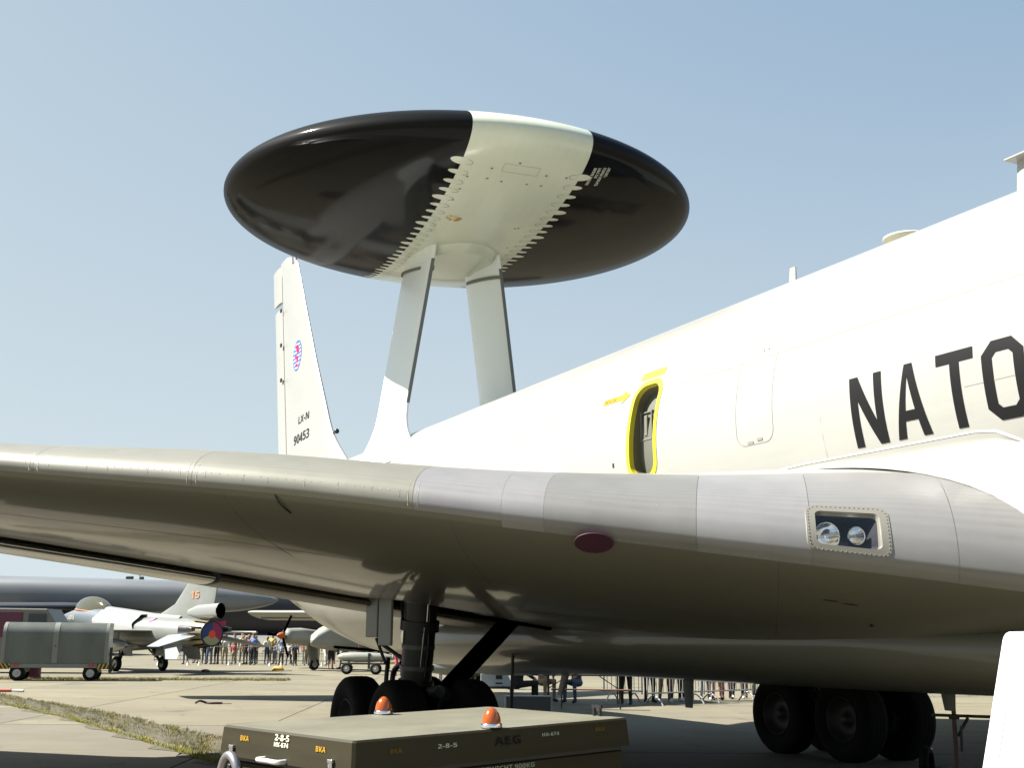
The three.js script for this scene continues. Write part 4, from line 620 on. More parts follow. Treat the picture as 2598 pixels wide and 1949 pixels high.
// fighter jet seen from behind
{
  const o = at(-13.2, 54), g = thing('fighter_jet', 'pale grey fighter jet seen from behind with a roundel cover over its exhaust', 'fighter jet', [o.x, 0, o.z], heading(-0.727, 0.687));
  const sk = mat([0.27, 0.29, 0.28], 0.42, 0.1, { map: rep(dirtTex, 0.3, 0.3) }), top = mat([0.27, 0.28, 0.27], 0.35), dk = mat([0.10, 0.125, 0.15], 0.45), orange = mat([0.5, 0.16, 0.06], 0.6);
  const lift = (q) => { const a = q.attributes.position; for (let i = 0; i < a.count; i++) a.setY(i, a.getY(i) + Math.max(0, a.getX(i) - 5.5) * 0.066); q.computeVertexNormals(); return q; };
  const R = (x, y, ry, rz, e = 1) => ringX(x, y + Math.max(0, x - 5.5) * 0.066, 0, ry, rz, 32, e);
  part('rear_fuselage', loft([R(1.15, 1.76, 0.62, 0.62), R(2, 1.78, 0.66, 0.7), R(3.5, 1.8, 0.68, 0.86, 0.85), R(5.5, 1.84, 0.68, 0.98, 0.8), R(7.5, 1.9, 0.66, 0.98, 0.8), R(9.2, 2.02, 0.6, 0.84, 0.85)]), sk, g);
  part('nose_section', loft([R(9.15, 2.03, 0.64, 0.84, 0.85), R(10.2, 2.1, 0.62, 0.68), R(11.6, 2.1, 0.54, 0.54), R(12.8, 2.04, 0.42, 0.42), R(13.8, 1.96, 0.24, 0.24), R(14.5, 1.9, 0.07, 0.07), R(14.7, 1.89, 0.02, 0.02)]), dk, g, 'dark blue grey nose with small pale markings');
  part('spine', lift(loft([ringX(9.3, 2.62, 0, 0.2, 0.32, 20), ringX(7.5, 2.55, 0, 0.24, 0.36, 20), ringX(5, 2.48, 0, 0.22, 0.3, 20), ringX(2.5, 2.42, 0, 0.16, 0.24, 20)])), top, g);
  part('fuselage_cover', lift(gridGeo(24, 10, (i, j) => { const a = i / 23 * Math.PI, x = 5.2 + 3.9 * j / 9, w = 1.05 + 0.03 * Math.sin(j * 2.6), h = 0.78 + 0.05 * Math.sin(j * 2.2 + i * 0.5); return [x + 0.12 * Math.sin(i), 1.86 + h * sg(Math.sin(a), 0.75), w * sg(Math.cos(a), 0.75)]; })), mat([0.30, 0.30, 0.295], 0.6), g, 'white sheet over the middle of the fuselage');
  part('strake', merge([1, -1].map((s) => loft([[5, 1.9, 1.5], [8, 1.95, 1.35], [10, 2.05, 0.9], [10.9, 2.1, 0.6]].map(([x, y, z]) => ringX(x, y, s * z * 0.5, 0.06, z * 0.5, 16))))), sk, g);
  part('canopy', (() => { const q = new THREE.SphereGeometry(1, 32, 16, 0, 6.2832, 0, Math.PI / 2); q.scale(1.75, 0.72, 0.46); return lift(q.translate(10.95, 2.5, 0)); })(), phys([0.09, 0.085, 0.05], { roughness: 0.08, clearcoat: 1, transmission: 0.35, thickness: 0 }), g); part('canopy_frame', (() => { const q = new THREE.TorusGeometry(1, 0.03, 8, 40); q.rotateX(Math.PI / 2); q.scale(1.75, 1, 0.47); return lift(q.translate(10.95, 2.5, 0)); })(), orange, g); part('canopy_bow', bar([10.4, 2.82, 0.4], [10.4, 3.5, 0.0], 0.04), darkMetal, g); part('seat', box(0.5, 0.7, 0.4, 10.1, 3.0, 0, 0.1), mat([0.2, 0.12, 0.09], 0.8), g);
  part('intake', loft([ringX(10.3, 1.25, 0, 0.36, 0.46, 24), ringX(8.5, 1.28, 0, 0.44, 0.56, 24), ringX(5.5, 1.4, 0, 0.4, 0.6, 24)]), sk, g);
  const slab = (rows) => loft(rows.map(([z, y, xl, xt, t]) => ell(20, (w) => { const q = (1 - Math.cos(w)) / 2; return [xl + (xt - xl) * q, y + t * Math.sin(w), z]; })));
  for (const s of [1, -1]) {
    part('wing', slab([[0.7, 1.88, 8.4, 3.7, 0.09], [2.5, 1.87, 6.7, 3.6, 0.07], [4.6, 1.86, 5.0, 3.6, 0.03]].map(([z, ...r]) => [s * z, ...r])), sk, g);
    part('wingtip_rail', bar([3.4, 1.86, s * 4.68], [6.2, 1.86, s * 4.68], 0.06), paleGrey, g);
    const st = part('stabilator', slab([[0.75, 1.66, 2.55, 0.15, 0.06], [1.6, 1.48, 1.75, -0.1, 0.05], [2.85, 1.2, 0.62, -0.42, 0.02]].map(([z, ...r]) => [s * z, ...r])), mat([0.30, 0.33, 0.36], 0.35), g);
    part('ventral_fin', slab([[0.42, 1.25, 3.4, 1.7, 0.03], [0.62, 0.62, 2.9, 1.8, 0.015]].map(([z, ...r]) => [s * z, ...r])), mat([0.32, 0.36, 0.37], 0.4), g);
    part('airbrake', loft([[1.2, 0.5], [0.6, 0.42], [0.1, 0.2]].map(([x, h]) => ell(4, (w) => [x, 1.95 + h * 0.5 * Math.sin(w + 0.78), s * (0.95 + 0.14 * Math.cos(w + 0.78))]))), ink, g);
    part('drop_tank', latheX([[0.0, 2.6], [0.1, 2.4], [0.26, 1.6], [0.33, 0.6], [0.33, -0.6], [0.26, -1.6], [0.12, -2.2], [0.0, -2.35]], 28).translate(6.2, 1.22, s * 1.95), mat([0.5, 0.52, 0.5], 0.25, 0.4), g);
    part('pylon', box(2.4, 0.4, 0.1, 5.9, 1.68, s * 1.95, 0.03), sk, g);
    part('gear_leg', merge([bar([6.4, 1.3, s * 0.6], [6.05, 0.36, s * 1.12], 0.07), bar([7.0, 1.3, s * 0.6], [6.1, 0.5, s * 1.05], 0.045)]), darkMetal, g);
    part('gear_door', box(1.1, 0.55, 0.03, 5.9, 0.98, s * 0.85, 0.01), sk, g);
    wheelZ(0.35, 0.22, rubber, whiteRim, g, 6.05, 0.35, s * 1.22);
  }
  part('nose_leg', bar([10.0, 1.2, 0], [9.8, 0.25, 0], 0.06), darkMetal, g); wheelZ(0.23, 0.16, rubber, whiteRim, g, 9.8, 0.23, 0.02);
  part('tail_fin', loft([[2.3, 6.0, 0.2, 0.1], [2.7, 4.4, 0.1, 0.1], [3.1, 3.3, -0.05, 0.085], [4.2, 2.1, -0.25, 0.06], [5.05, 1.3, -0.35, 0.035]].map(([y, xl, xt, t]) => ell(20, (w) => { const q = (1 - Math.cos(w)) / 2; return [xl + (xt - xl) * q, y, t * Math.sin(w)]; }))), sk, g);
  part('rudder_line', box(0.02, 1.9, 0.13, 0.75, 3.9, 0, 0), mat([0.18, 0.19, 0.18], 0.6), g);
  part('chute_housing', loft([ringX(2.0, 2.7, 0, 0.16, 0.14, 20), ringX(1.2, 2.74, 0, 0.3, 0.2, 20, 0.8), ringX(-0.5, 2.76, 0, 0.34, 0.22, 20, 0.8)]), top, g); part('housing_end', latheX([[0, 0.02], [0.2, 0.02], [0.34, -0.02], [0.34, -0.1], [0.2, -0.1], [0, -0.06]], 24).scale(-1, 1, 0.68).translate(-0.56, 2.76, 0), mat([0.02, 0.012, 0.02], 0.6), g);
  { const num = new THREE.PlaneGeometry(0.8, 0.42); num.rotateY(Math.PI); part('lettering', num.translate(1.5, 3.5, -0.1), stencil(['15'], '#c08a68', 256, 160), g, 'faded orange number on the tail fin'); }
  part('nozzle', latheX([[0.62, 1.25], [0.63, 1.0], [0.6, 0.6], [0.555, 0.12], [0.53, 0.1], [0.52, 0.3]], 40).translate(0, 1.76, 0), mat([0.33, 0.29, 0.2], 0.35, 0.7), g);
  for (let k = 0; k < 12; k++) { const a = k / 12 * 6.283; part('nozzle_petal', beam([0.98, 1.76 + 0.635 * Math.sin(a), 0.635 * Math.cos(a)], [0.16, 1.76 + 0.565 * Math.sin(a), 0.565 * Math.cos(a)], 0.2, 0.02), mat([0.3, 0.27, 0.2], 0.4, 0.7), g); }
  const cov = canvasTex(256, 256, (x) => { const sec = (c, a, b) => { x.fillStyle = c; x.beginPath(); x.moveTo(128, 128); x.arc(128, 128, 128, a, b); x.fill(); }; sec('#1f3566', Math.PI * 0.86, Math.PI * 1.52); sec('#8c1f4c', -Math.PI * 0.48, Math.PI * 0.2); sec('#8f8c68', Math.PI * 0.2, Math.PI * 0.86); x.fillStyle = '#d8451c'; x.beginPath(); x.arc(128, 134, 40, 0, 7); x.fill(); x.strokeStyle = '#14161a'; x.lineWidth = 12; x.beginPath(); x.arc(128, 128, 122, 0, 7); x.stroke(); });
  const disc = new THREE.CylinderGeometry(0.575, 0.575, 0.04, 48); disc.rotateZ(Math.PI / 2); part('exhaust_cover_rim', disc.translate(0.08, 1.76, 0), ink, g);
  const face = new THREE.CircleGeometry(0.555, 48); face.rotateY(-Math.PI / 2); part('exhaust_cover', face.translate(0.054, 1.76, 0), new THREE.MeshStandardMaterial({ map: cov, roughness: 0.7, side: THREE.DoubleSide }), g, 'round exhaust cover in blue, red and white sectors with an orange centre');
  part('pink_flag', gridGeo(5, 5, (i, j) => [0.25 + 0.05 * Math.sin(j), 2.32 - 0.05 * i + 0.03 * Math.sin(j * 2), 0.15 + 0.16 * j]), mat([0.55, 0.03, 0.12], 0.7), g);
  { const m = new THREE.PlaneGeometry(0.7, 0.3); m.rotateY(Math.PI); part('nose_marking', m.translate(12.3, 2.56, -0.52), stencil(['J-015'], '#b9b7a4', 256, 96), g); }
  part('roundel', (() => { const q = new THREE.CircleGeometry(0.22, 24); q.rotateX(-Math.PI / 2 + 0.7); q.rotateY(Math.PI); return q.translate(4.2, 2.4, -0.6); })(), mat([0.3, 0.1, 0.2], 0.6), g);
}
// twin engined light transport
{
  const o = at(-8.0, 62), g = thing('light_transport_plane', 'white high-winged twin propeller plane parked in front of the crowd', 'propeller plane', [o.x, 0, o.z], heading(-0.66, -0.75));
  const sk = mat([0.36, 0.37, 0.33], 0.45, 0, { map: rep(dirtTex, 0.4, 0.4) }), gl = mat([0.015, 0.018, 0.02], 0.1), dk = mat([0.06, 0.075, 0.065], 0.5);
  const RB = (x, y, h, w) => ringX(x, y, 0, h, w, 28, 0.6);
  part('body', loft([RB(2.7, 1.45, 0.06, 0.08), RB(2.5, 1.5, 0.32, 0.32), RB(2.0, 1.6, 0.52, 0.5), RB(1.2, 1.72, 0.72, 0.66), RB(0.2, 1.78, 0.82, 0.7), RB(-2.2, 1.8, 0.8, 0.7), RB(-4, 1.95, 0.5, 0.45), RB(-6.8, 2.2, 0.18, 0.1)]), sk, g);
  part('wing', loft([-7.75, -7.4, 0, 7.4, 7.75].map((z) => { const k = Math.abs(z) > 7.5 ? 0.75 : 1; return ell(24, (w) => { const q = (1 - Math.cos(w)) / 2; return [1.0 - 1.85 * q * k - (1 - k) * 0.5, 2.74 + 0.02 * Math.abs(z) * 0.5 - 0.32 * (q - 0.5) + 0.2 * Math.sin(w) * k, z]; }); })), sk, g);
  part('aileron_line', merge([1, -1].map((s) => box(0.02, 0.3, 5.8, 0.45, 2.76, s * 4.2))), mat([0.16, 0.16, 0.14], 0.7), g);
  for (const z of [4.6, -4.6]) part('cross_emblem', merge([box(0.5, 0.012, 0.14, 0.3, 2.93, z), box(0.14, 0.014, 0.5, 0.3, 2.935, z)]), ink, g);
  for (const s of [1, -1]) {
    part('cockpit_window', box(0.5, 0.42, 0.02, 1.05, 2.12, s * 0.665, 0.05), gl, g); part('side_window', box(0.26, 0.36, 0.02, 0.45, 2.08, s * 0.705, 0.08), gl, g);
    for (const x of [-1.7, -2.3]) part('side_window', box(0.26, 0.36, 0.02, x, 1.98, s * 0.705, 0.08), gl, g);
    part('tailplane', box(1.0, 0.09, 2.6, -6.4, 2.25, s * 1.4, 0.03), sk, g);
    if (s < 0) continue;
    part('stub_wing', box(0.7, 0.14, 1.3, 1.2, 1.3, s * 1.25, 0.05), dk, g);
    part('engine_nacelle', loft([ringX(2.9, 1.72, s * 1.85, 0.2, 0.2, 24), ringX(2.75, 1.7, s * 1.85, 0.38, 0.42, 24, 0.8), ringX(1.9, 1.66, s * 1.85, 0.45, 0.46, 24, 0.8), ringX(0.8, 1.6, s * 1.85, 0.4, 0.4, 24, 0.8), ringX(-0.2, 1.56, s * 1.85, 0.22, 0.2, 24)]), sk, g);
    part('nacelle_intake', box(0.9, 0.42, 0.5, 1.3, 1.45, s * 1.85 + 0.26, 0.12), dk, g);
    part('spinner', latheX([[0, 0.3], [0.08, 0.24], [0.16, 0.08], [0.18, -0.1]], 20).translate(3.1, 1.72, s * 1.85), mat([0.5, 0.11, 0.02], 0.4), g);
    for (let k = 0; k < 3; k++) { const a = k * 2.094 + (s > 0 ? 0.06 : 0.5), c = Math.cos(a), q = Math.sin(a); part('propeller_blade', beam([3.05, 1.72 + 0.15 * q, s * 1.85 + 0.15 * c], [3.05, 1.72 + 1.18 * q, s * 1.85 + 1.18 * c], 0.04, 0.14), k ? dk : mat([0.42, 0.3, 0.2], 0.5), g); }
    part('leg_fairing', loft([[1.25, 0.34, 0.13], [0.6, 0.3, 0.11], [0.22, 0.2, 0.09]].map(([y, l, w]) => ell(16, (a) => [1.1 + (1.25 - y) * -0.15 + l * Math.cos(a), y, s * 1.85 + w * Math.sin(a)]))), mat([0.18, 0.185, 0.15], 0.5), g);
    wheelZ(0.3, 0.2, rubber, whiteRim, g, 0.95, 0.3, s * 1.85);
  }
  for (const z of [0.5, -0.5]) part('windscreen', loft([ringX(1.62, 2.06, z * 0.55, 0.2, 0.22, 12, 0.5), ringX(1.5, 2.3, z * 0.55, 0.03, 0.2, 12, 0.5)]), gl, g);
  part('cargo_door', box(0.9, 1.35, 0.05, -0.75, 1.62, -0.74, 0.04), dk, g, 'dark open cargo door'); part('tail_fin', loft([[2.2, -4.7, -7, 0.08], [3.9, -6.3, -7.2, 0.04]].map(([y, a, b, t]) => ell(14, (w) => [(a + b) / 2 + (a - b) / 2 * Math.cos(w), y, t * Math.sin(w)]))), sk, g);
  wheelZ(0.18, 0.12, rubber, whiteRim, g, -6.3, 0.9, 0); part('tail_leg', bar([-6.3, 2.1, 0], [-6.3, 0.9, 0], 0.05), dk, g);
}
{ const o = at(-11.55, 61), g = thing('wheel_chock', 'small yellow chock at the foot of the propeller plane leg', 'chock', [o.x, 0, o.z], heading(1, 0)); part('block', loft([[-0.28, 0.01], [-0.2, 0.2], [0.2, 0.2], [0.28, 0.01]].map(([x, h]) => [[x, 0, -0.12], [x, 0, 0.12], [x, h, 0.12], [x, h, -0.12]])), mat([0.5, 0.32, 0.02], 0.6), g); part('rope', tube([[0.28, 0.05, 0], [0.5, 0.02, 0.1], [0.7, 0.02, 0]], 0.012), ink, g); }
// store pod on a trolley, with a dark beam over it
{
  const o = at(-6.6, 56), g = thing('pod_trolley', 'long pale pod on a low trolley beside the landing gear, dark beam above', 'trolley', [o.x, 0, o.z], heading(1, -0.1));
  part('pod', latheX([[0, 1.55], [0.1, 1.3], [0.2, 0.7], [0.23, 0.1], [0.24, -0.6], [0.2, -1.2], [0.08, -1.45], [0, -1.5]], 24).translate(0.15, 0.78, 0), mat([0.32, 0.33, 0.29], 0.35), g);
  part('beam', beam([-1.5, 1.22, 0], [1.8, 0.98, 0], 0.22, 0.12), mat([0.03, 0.032, 0.03], 0.6), g); part('strut', merge([bar([0.55, 1.1, 0], [0.75, 0.55, 0], 0.05), bar([1.2, 1.05, 0], [0.5, 0.75, 0], 0.05)]), darkMetal, g);
  part('frame', merge([box(2.2, 0.08, 0.5, 0, 0.48, 0, 0.02), box(0.1, 0.3, 0.1, -1.3, 1.0, 0), box(0.1, 0.7, 0.1, 0.2, 0.6, 0.2)]), darkMetal, g);
  part('orange_tip', latheX([[0, 0.5], [0.07, 0.3], [0.1, 0], [0.02, -0.4]], 16).rotateZ(-0.2).translate(0.75, 1.86, -0.2), mat([0.5, 0.13, 0.02], 0.5), g); part('tip_body', latheX([[0, 0.9], [0.12, 0.5], [0.17, 0], [0.1, -0.7], [0, -0.9]], 20).rotateZ(-0.1).translate(0.6, 1.72, -0.3), mat([0.3, 0.3, 0.28], 0.5), g); part('red_strut', merge([bar([0.85, 1.75, -0.2], [1.0, 1.05, -0.1], 0.025), bar([-0.35, 1.65, -0.1], [-0.35, 1.15, 0], 0.05, 0.01)]), mat([0.25, 0.03, 0.05], 0.6), g);
  for (const x of [-0.8, 0.55]) wheelZ(0.26, 0.18, rubber, whiteRim, g, x, 0.26, 0.3);
}
// far aircraft
{
  const o = at(-40, 110), g = thing('grey_bomber', 'long dark grey bomber fuselage stretching across the left background', 'bomber', [o.x, 0, o.z], heading(1, 0));
  const sk = mat([0.21, 0.235, 0.27], 0.38, 0, { map: rep(dirtTex, 0.15, 0.15) }), dk = mat([0.022, 0.025, 0.035], 0.5);
  const tb = pw([[-34, 6.5, 3.4, 1.3], [-10, 6.95, 3.7, 1.6], [6, 6.72, 3.7, 1.6], [12, 6.55, 3.75, 1.5], [15, 6.2, 3.9, 1.25], [17.6, 5.55, 4.35, 0.75], [18.7, 5.1, 4.75, 0.25], [18.9, 5.0, 4.9, 0.05]]);
  part('fuselage', loft([...lin(-34, 12, 20), ...lin(12.5, 18.9, 14)].map((x) => { const t = tb(x, 1), b = tb(x, 2); return ringX(x, (t + b) / 2, 0, (t - b) / 2, tb(x, 3), 36, 0.85); })), sk, g);
  part('wing', loft([[0, 0, 9, 4.3], [0, 6, 7, 4.1], [-8, 26, 3.5, 3.4]].map(([x, z, c, y]) => ell(16, (w) => [x + c * 0.5 * Math.cos(w), y + 0.35 * Math.sin(w), z - 1]))), dk, g);
  part('wing_far', loft([[0, 0, 9, 4.6], [-14, -26, 3.5, 4.2]].map(([x, z, c, y]) => ell(16, (w) => [x + c * 0.5 * Math.cos(w), y + 0.35 * Math.sin(w), z]))), dk, g);
  for (const [x, z] of [[-3, 9], [-6.5, 17]]) { part('engine_pod', loft([ringX(x + 3.2, 2.6, z, 0.7, 1.2, 24, 0.8), ringX(x + 1, 2.6, z, 0.8, 1.3, 24, 0.8), ringX(x - 2.5, 2.7, z, 0.45, 0.9, 24, 0.8)]), dk, g); part('pylon', box(2.6, 1.2, 0.3, x, 3.5, z, 0.05), dk, g); }
  part('belly_bay', box(34, 0.5, 2.2, -10, 3.7, 0, 0.1), dk, g); part('fin', loft([[6, -34, -26, 0.3], [13, -35, -31, 0.15]].map(([y, a, b, t]) => ell(14, (w) => [(a + b) / 2 + (a - b) / 2 * Math.cos(w), y, t * Math.sin(w)]))), sk, g);
  for (const x of [-15, 4]) { part('gear_leg', bar([x, 3.7, 0.6], [x, 0.6, 0.6], 0.2), dk, g); wheelZ(0.6, 0.4, rubber, dk, g, x, 0.6, 1.0); }
  part('top_blister', box(0.7, 0.3, 0.3, 5.2, 6.85, 0, 0.1), dk, g); part('top_blister', box(0.4, 0.35, 0.3, 6.3, 6.8, 0, 0.1), dk, g);
}
{
  const o = at(-20, 128), g = thing('navy_transport', 'very dark navy transport plane behind the grey bomber nose', 'airplane', [o.x, 0, o.z], heading(1, 0.05)), dk = mat([0.012, 0.015, 0.03], 0.45);
  const tb = pw([[-18, 6.9, 2.6, 1.2], [-13, 7.4, 1.9, 1.9], [-8, 7.7, 1.8, 2.0], [6, 7.6, 1.8, 2.0], [22, 7.2, 2.0, 1.9], [26, 6, 3, 0.8]]);
  part('fuselage', loft(lin(-18, 26, 30).map((x) => ringX(x, (tb(x, 1) + tb(x, 2)) / 2, 0, (tb(x, 1) - tb(x, 2)) / 2, tb(x, 3), 32))), dk, g);
  part('nav_light', new THREE.SphereGeometry(0.28, 12, 8).translate(1.2, 5.3, 1.95), mat([0.3, 0.33, 0.36], 0.3), g); part('wing', box(6, 0.5, 34, 4, 7.3, -6, 0.2), dk, g); part('main_gear', box(5, 2.6, 2.6, 3, 1.9, 0, 0.3), dk, g); for (const x of [1.5, 4.5]) wheelZ(0.6, 0.5, rubber, dk, g, x, 0.6, 1.5);
}
{ const o = at(-61.6, 200), g = thing('lamp_mast', 'thin far lamp mast rising above the grey bomber', 'mast', [o.x, 0, o.z], heading(1, 0)); part('pole', tube([[0, 0, 0], [0, 11, 0], [0.1, 12.6, 0], [0.7, 13.2, 0]], 0.12, 30), mat([0.2, 0.2, 0.2], 0.6), g); part('lamp_head', box(0.9, 0.15, 0.3, 1.0, 13.25, 0, 0.05), mat([0.25, 0.25, 0.25], 0.6), g); }

// ------------------------------------------------------------------ barriers
function barrier(lat, dep, dl, dd, label, group, bars, L = 2.3) {
  const o = at(lat, dep), g = thing('crowd_barrier', label, 'barrier', [o.x, 0, o.z], heading(dl, dd), group), m = mat(dep > 60 ? [0.2, 0.2, 0.19] : [0.42, 0.43, 0.42], 0.4, 0.4), r = 0.02;
  part('frame', merge([bar([0.04, 0.22, 0], [0.04, 1.08, 0], r), bar([L - 0.04, 0.22, 0], [L - 0.04, 1.08, 0], r), bar([0.02, 1.08, 0], [L - 0.02, 1.08, 0], r), bar([0.02, 0.3, 0], [L - 0.02, 0.3, 0], r)]), m, g);
  const bg = new THREE.CylinderGeometry(0.009, 0.009, 0.78, 6); for (let k = 1; k < bars; k++) part('bar', bg, m, g).position.set(L * k / bars, 0.69, 0);
  for (const x of [0.3, L - 0.3]) part('foot', tube([[x, 0.0, -0.3], [x, 0.16, -0.16], [x, 0.24, 0], [x, 0.16, 0.16], [x, 0.0, 0.3]], 0.02, 16, 6), mat([0.5, 0.5, 0.5], 0.35, 0.5), g);
  return g;
}
const leftNames = ['first', 'second', 'third', 'fourth', 'fifth'];
for (let k = 0; k < 5; k++) barrier(-20.6 + k * 2.35, 70.6 + 0.1 * k, 1, 0.03, `far crowd barrier in front of the spectators, ${leftNames[k]} from the left`, 'barriers before the far crowd', 9);
const rf = (lat) => 31.3 + (lat - 3.5) * (lat < 7 ? 0.95 : 0.6) + (lat < 7 ? 0 : 1.2);
const rNames = ['steel barrier under the belly left of the belly antenna', 'steel barrier under the belly right of the belly antenna', 'steel barrier partly behind the right wheels', 'steel barrier hidden behind the right wheels', 'steel barrier to the right of the right wheels', 'steel barrier next to the red prop pole', 'steel barrier furthest right behind the white board'];
for (let k = 0, la = 3.5; k < 7; k++) { const d0 = rf(la), dl = la < 7 ? 0.725 : 0.857, dd = la < 7 ? 0.688 : 0.515; barrier(la, d0, dl, dd, rNames[k], 'barriers under the belly', 17); la += dl * 2.36; }
barrier(2.55, 33.4, 0.75, -0.6, 'pale barrier turned sideways beside the standing dark figure', 'barriers under the belly', 9, 1.3);

// ------------------------------------------------------------------ people
// bones: [a, b, ra, rb, region]  region 0 skin 1 shirt 2 trousers 3 shoes 4 hair 5 lower arm
function makeBody(pose) {
  const J = { hip: [0, 0.95, 0], chest: [0, 1.28, 0.01], neck: [0, 1.46, 0], head: [0, 1.615, 0.02], ...pose };
  const B = [];
  const add = (a, b, ra, rb, r) => B.push([a, b, ra, rb, r]);
  const sh = J.sh ?? 0.185, C = J.chest, H = J.hip;
  add([H[0], H[1] - 0.02, H[2]], [H[0], H[1] + 0.12, H[2]], 0.145, 0.13, 2);
  add([H[0], H[1] + 0.14, H[2]], C, 0.128, 0.15, 1); add([C[0] - sh + 0.05, C[1] + 0.1, C[2]], [C[0] + sh - 0.05, C[1] + 0.1, C[2]], 0.085, 0.085, 1);
  add([C[0], C[1] + 0.12, C[2]], J.neck, 0.07, 0.055, 0); add(J.neck, J.head, 0.055, 0.07, 0);
  add(J.head, [J.head[0], J.head[1] + 0.055, J.head[2] + 0.0], 0.085, 0.092, 0); add([J.head[0], J.head[1] - 0.01, J.head[2] + 0.085], [J.head[0], J.head[1] - 0.03, J.head[2] + 0.105], 0.016, 0.02, 0);
  add([J.head[0], J.head[1] + 0.05, J.head[2] - 0.03], [J.head[0], J.head[1] + 0.075, J.head[2] + 0.01], 0.098, 0.092, 4);
  for (const s of [-1, 1]) {
    const k = s < 0 ? 'L' : 'R', e = J['el' + k] ?? [s * 0.25, 1.12, -0.02], w = J['wr' + k] ?? [s * 0.27, 0.88, 0.06], kn = J['kn' + k] ?? [s * 0.105, 0.5, 0.02], an = J['an' + k] ?? [s * 0.115, 0.09, -0.02];
    const S = [C[0] + s * sh, C[1] + 0.1, C[2]];
    add(S, e, 0.058, 0.045, 1); add(e, w, 0.043, 0.031, 5); const d = [0, 1, 2].map((i) => w[i] + (w[i] - e[i]) * 0.36); add(w, d, 0.036, 0.028, 0); add(w, [w[0] - s * 0.03, w[1] + (d[1] - w[1]) * 0.5, w[2] + 0.04], 0.022, 0.016, 0);
    add([H[0] + s * 0.085, H[1] - 0.06, H[2]], kn, 0.093, 0.062, 2); add(kn, an, 0.058, 0.042, J.shorts ? 0 : 2); add([an[0], an[1] - 0.03, an[2] - 0.03], [an[0] + s * 0.015, an[1] - 0.05, an[2] + 0.16], 0.045, 0.036, 3);
  }
  const res = 66, mc = new MarchingCubes(res, new THREE.MeshBasicMaterial(), false, false, 60000), SC = 0.96, CY = 0.9, half = res / 2, K = 0.028;
  const dist = (p, b) => { const [A, E, ra, rb] = b, ax = E[0] - A[0], ay = E[1] - A[1], az = E[2] - A[2], L = ax * ax + ay * ay + az * az, t = Math.max(0, Math.min(1, ((p[0] - A[0]) * ax + (p[1] - A[1]) * ay + (p[2] - A[2]) * az) / (L || 1))); return Math.hypot(p[0] - A[0] - ax * t, p[1] - A[1] - ay * t, p[2] - A[2] - az * t) - (ra + (rb - ra) * t); };
  for (let z = 0; z < res; z++) for (let y = 0; y < res; y++) for (let x = 0; x < res; x++) {
    const p = [(x - half) / half * SC, (y - half) / half * SC + CY, (z - half) / half * SC]; let d = 1;
    if (Math.abs(p[0]) < 0.75) for (const b of B) { const q = dist(p, b), h = Math.max(K - Math.abs(d - q), 0) / K; d = Math.min(d, q) - h * h * K * 0.25; }
    mc.field[z * res * res + y * res + x] = -d;
  }
  mc.isolation = 0; mc.update();
  const n = mc.count, pos = mc.positionArray.slice(0, n * 3), nor = mc.normalArray.slice(0, n * 3), reg = new Uint8Array(n);
  for (let i = 0; i < n; i++) {
    pos[i * 3] *= SC; pos[i * 3 + 1] = pos[i * 3 + 1] * SC + CY; pos[i * 3 + 2] *= SC;
    const p = [pos[i * 3], pos[i * 3 + 1], pos[i * 3 + 2]]; let m = 9, r = 0; for (const b of B) { const q = dist(p, b); if (q < m) { m = q; r = b[4]; } } reg[i] = r;
  }
  return { pos, nor, reg, n };
}
const poses = {
  stand: makeBody({}),
  camera: makeBody({ elL: [-0.27, 1.2, 0.12], wrL: [-0.08, 1.5, 0.2], elR: [0.27, 1.2, 0.12], wrR: [0.08, 1.5, 0.2] }),
  walk: makeBody({ knL: [-0.1, 0.52, 0.2], anL: [-0.11, 0.1, 0.26], knR: [0.1, 0.5, -0.1], anR: [0.11, 0.14, -0.34], elL: [-0.26, 1.1, -0.12], wrL: [-0.27, 0.88, -0.1], elR: [0.25, 1.1, 0.08], wrR: [0.25, 0.9, 0.2] }),
  hips: makeBody({ elL: [-0.37, 1.14, -0.06], wrL: [-0.19, 0.99, 0.08], elR: [0.37, 1.14, -0.06], wrR: [0.19, 0.99, 0.08], knL: [-0.13, 0.5, 0.03], anL: [-0.16, 0.09, 0], knR: [0.12, 0.5, 0.02], anR: [0.13, 0.09, -0.03] }),
  shorts: makeBody({ shorts: true, knL: [-0.11, 0.5, 0.05], anL: [-0.14, 0.09, 0.04], knR: [0.1, 0.5, 0.0], anR: [0.12, 0.09, -0.06], elR: [0.26, 1.14, 0.08], wrR: [0.16, 1.08, 0.26] }),
  sit: makeBody({ hip: [0, 0.56, -0.1], chest: [0, 0.92, -0.02], neck: [0, 1.1, 0.02], head: [0, 1.25, 0.07], knL: [-0.13, 0.54, 0.34], anL: [-0.14, 0.09, 0.36], knR: [0.13, 0.54, 0.34], anR: [0.14, 0.09, 0.32], elL: [-0.26, 0.8, 0.08], wrL: [-0.16, 0.66, 0.28], elR: [0.26, 0.8, 0.08], wrR: [0.14, 0.68, 0.28] }),
  floor: makeBody({ hip: [0, 0.15, -0.1], chest: [0, 0.48, -0.14], neck: [0, 0.66, -0.12], head: [0, 0.81, -0.08], knL: [-0.16, 0.42, 0.28], anL: [-0.16, 0.09, 0.5], knR: [0.14, 0.38, 0.28], anR: [0.12, 0.09, 0.46], elL: [-0.28, 0.36, 0.0], wrL: [-0.2, 0.4, 0.22], elR: [0.28, 0.36, 0.0], wrR: [0.18, 0.38, 0.24] }),
};
const personMat = new THREE.MeshStandardMaterial({ vertexColors: true, roughness: 0.85, side: THREE.DoubleSide });
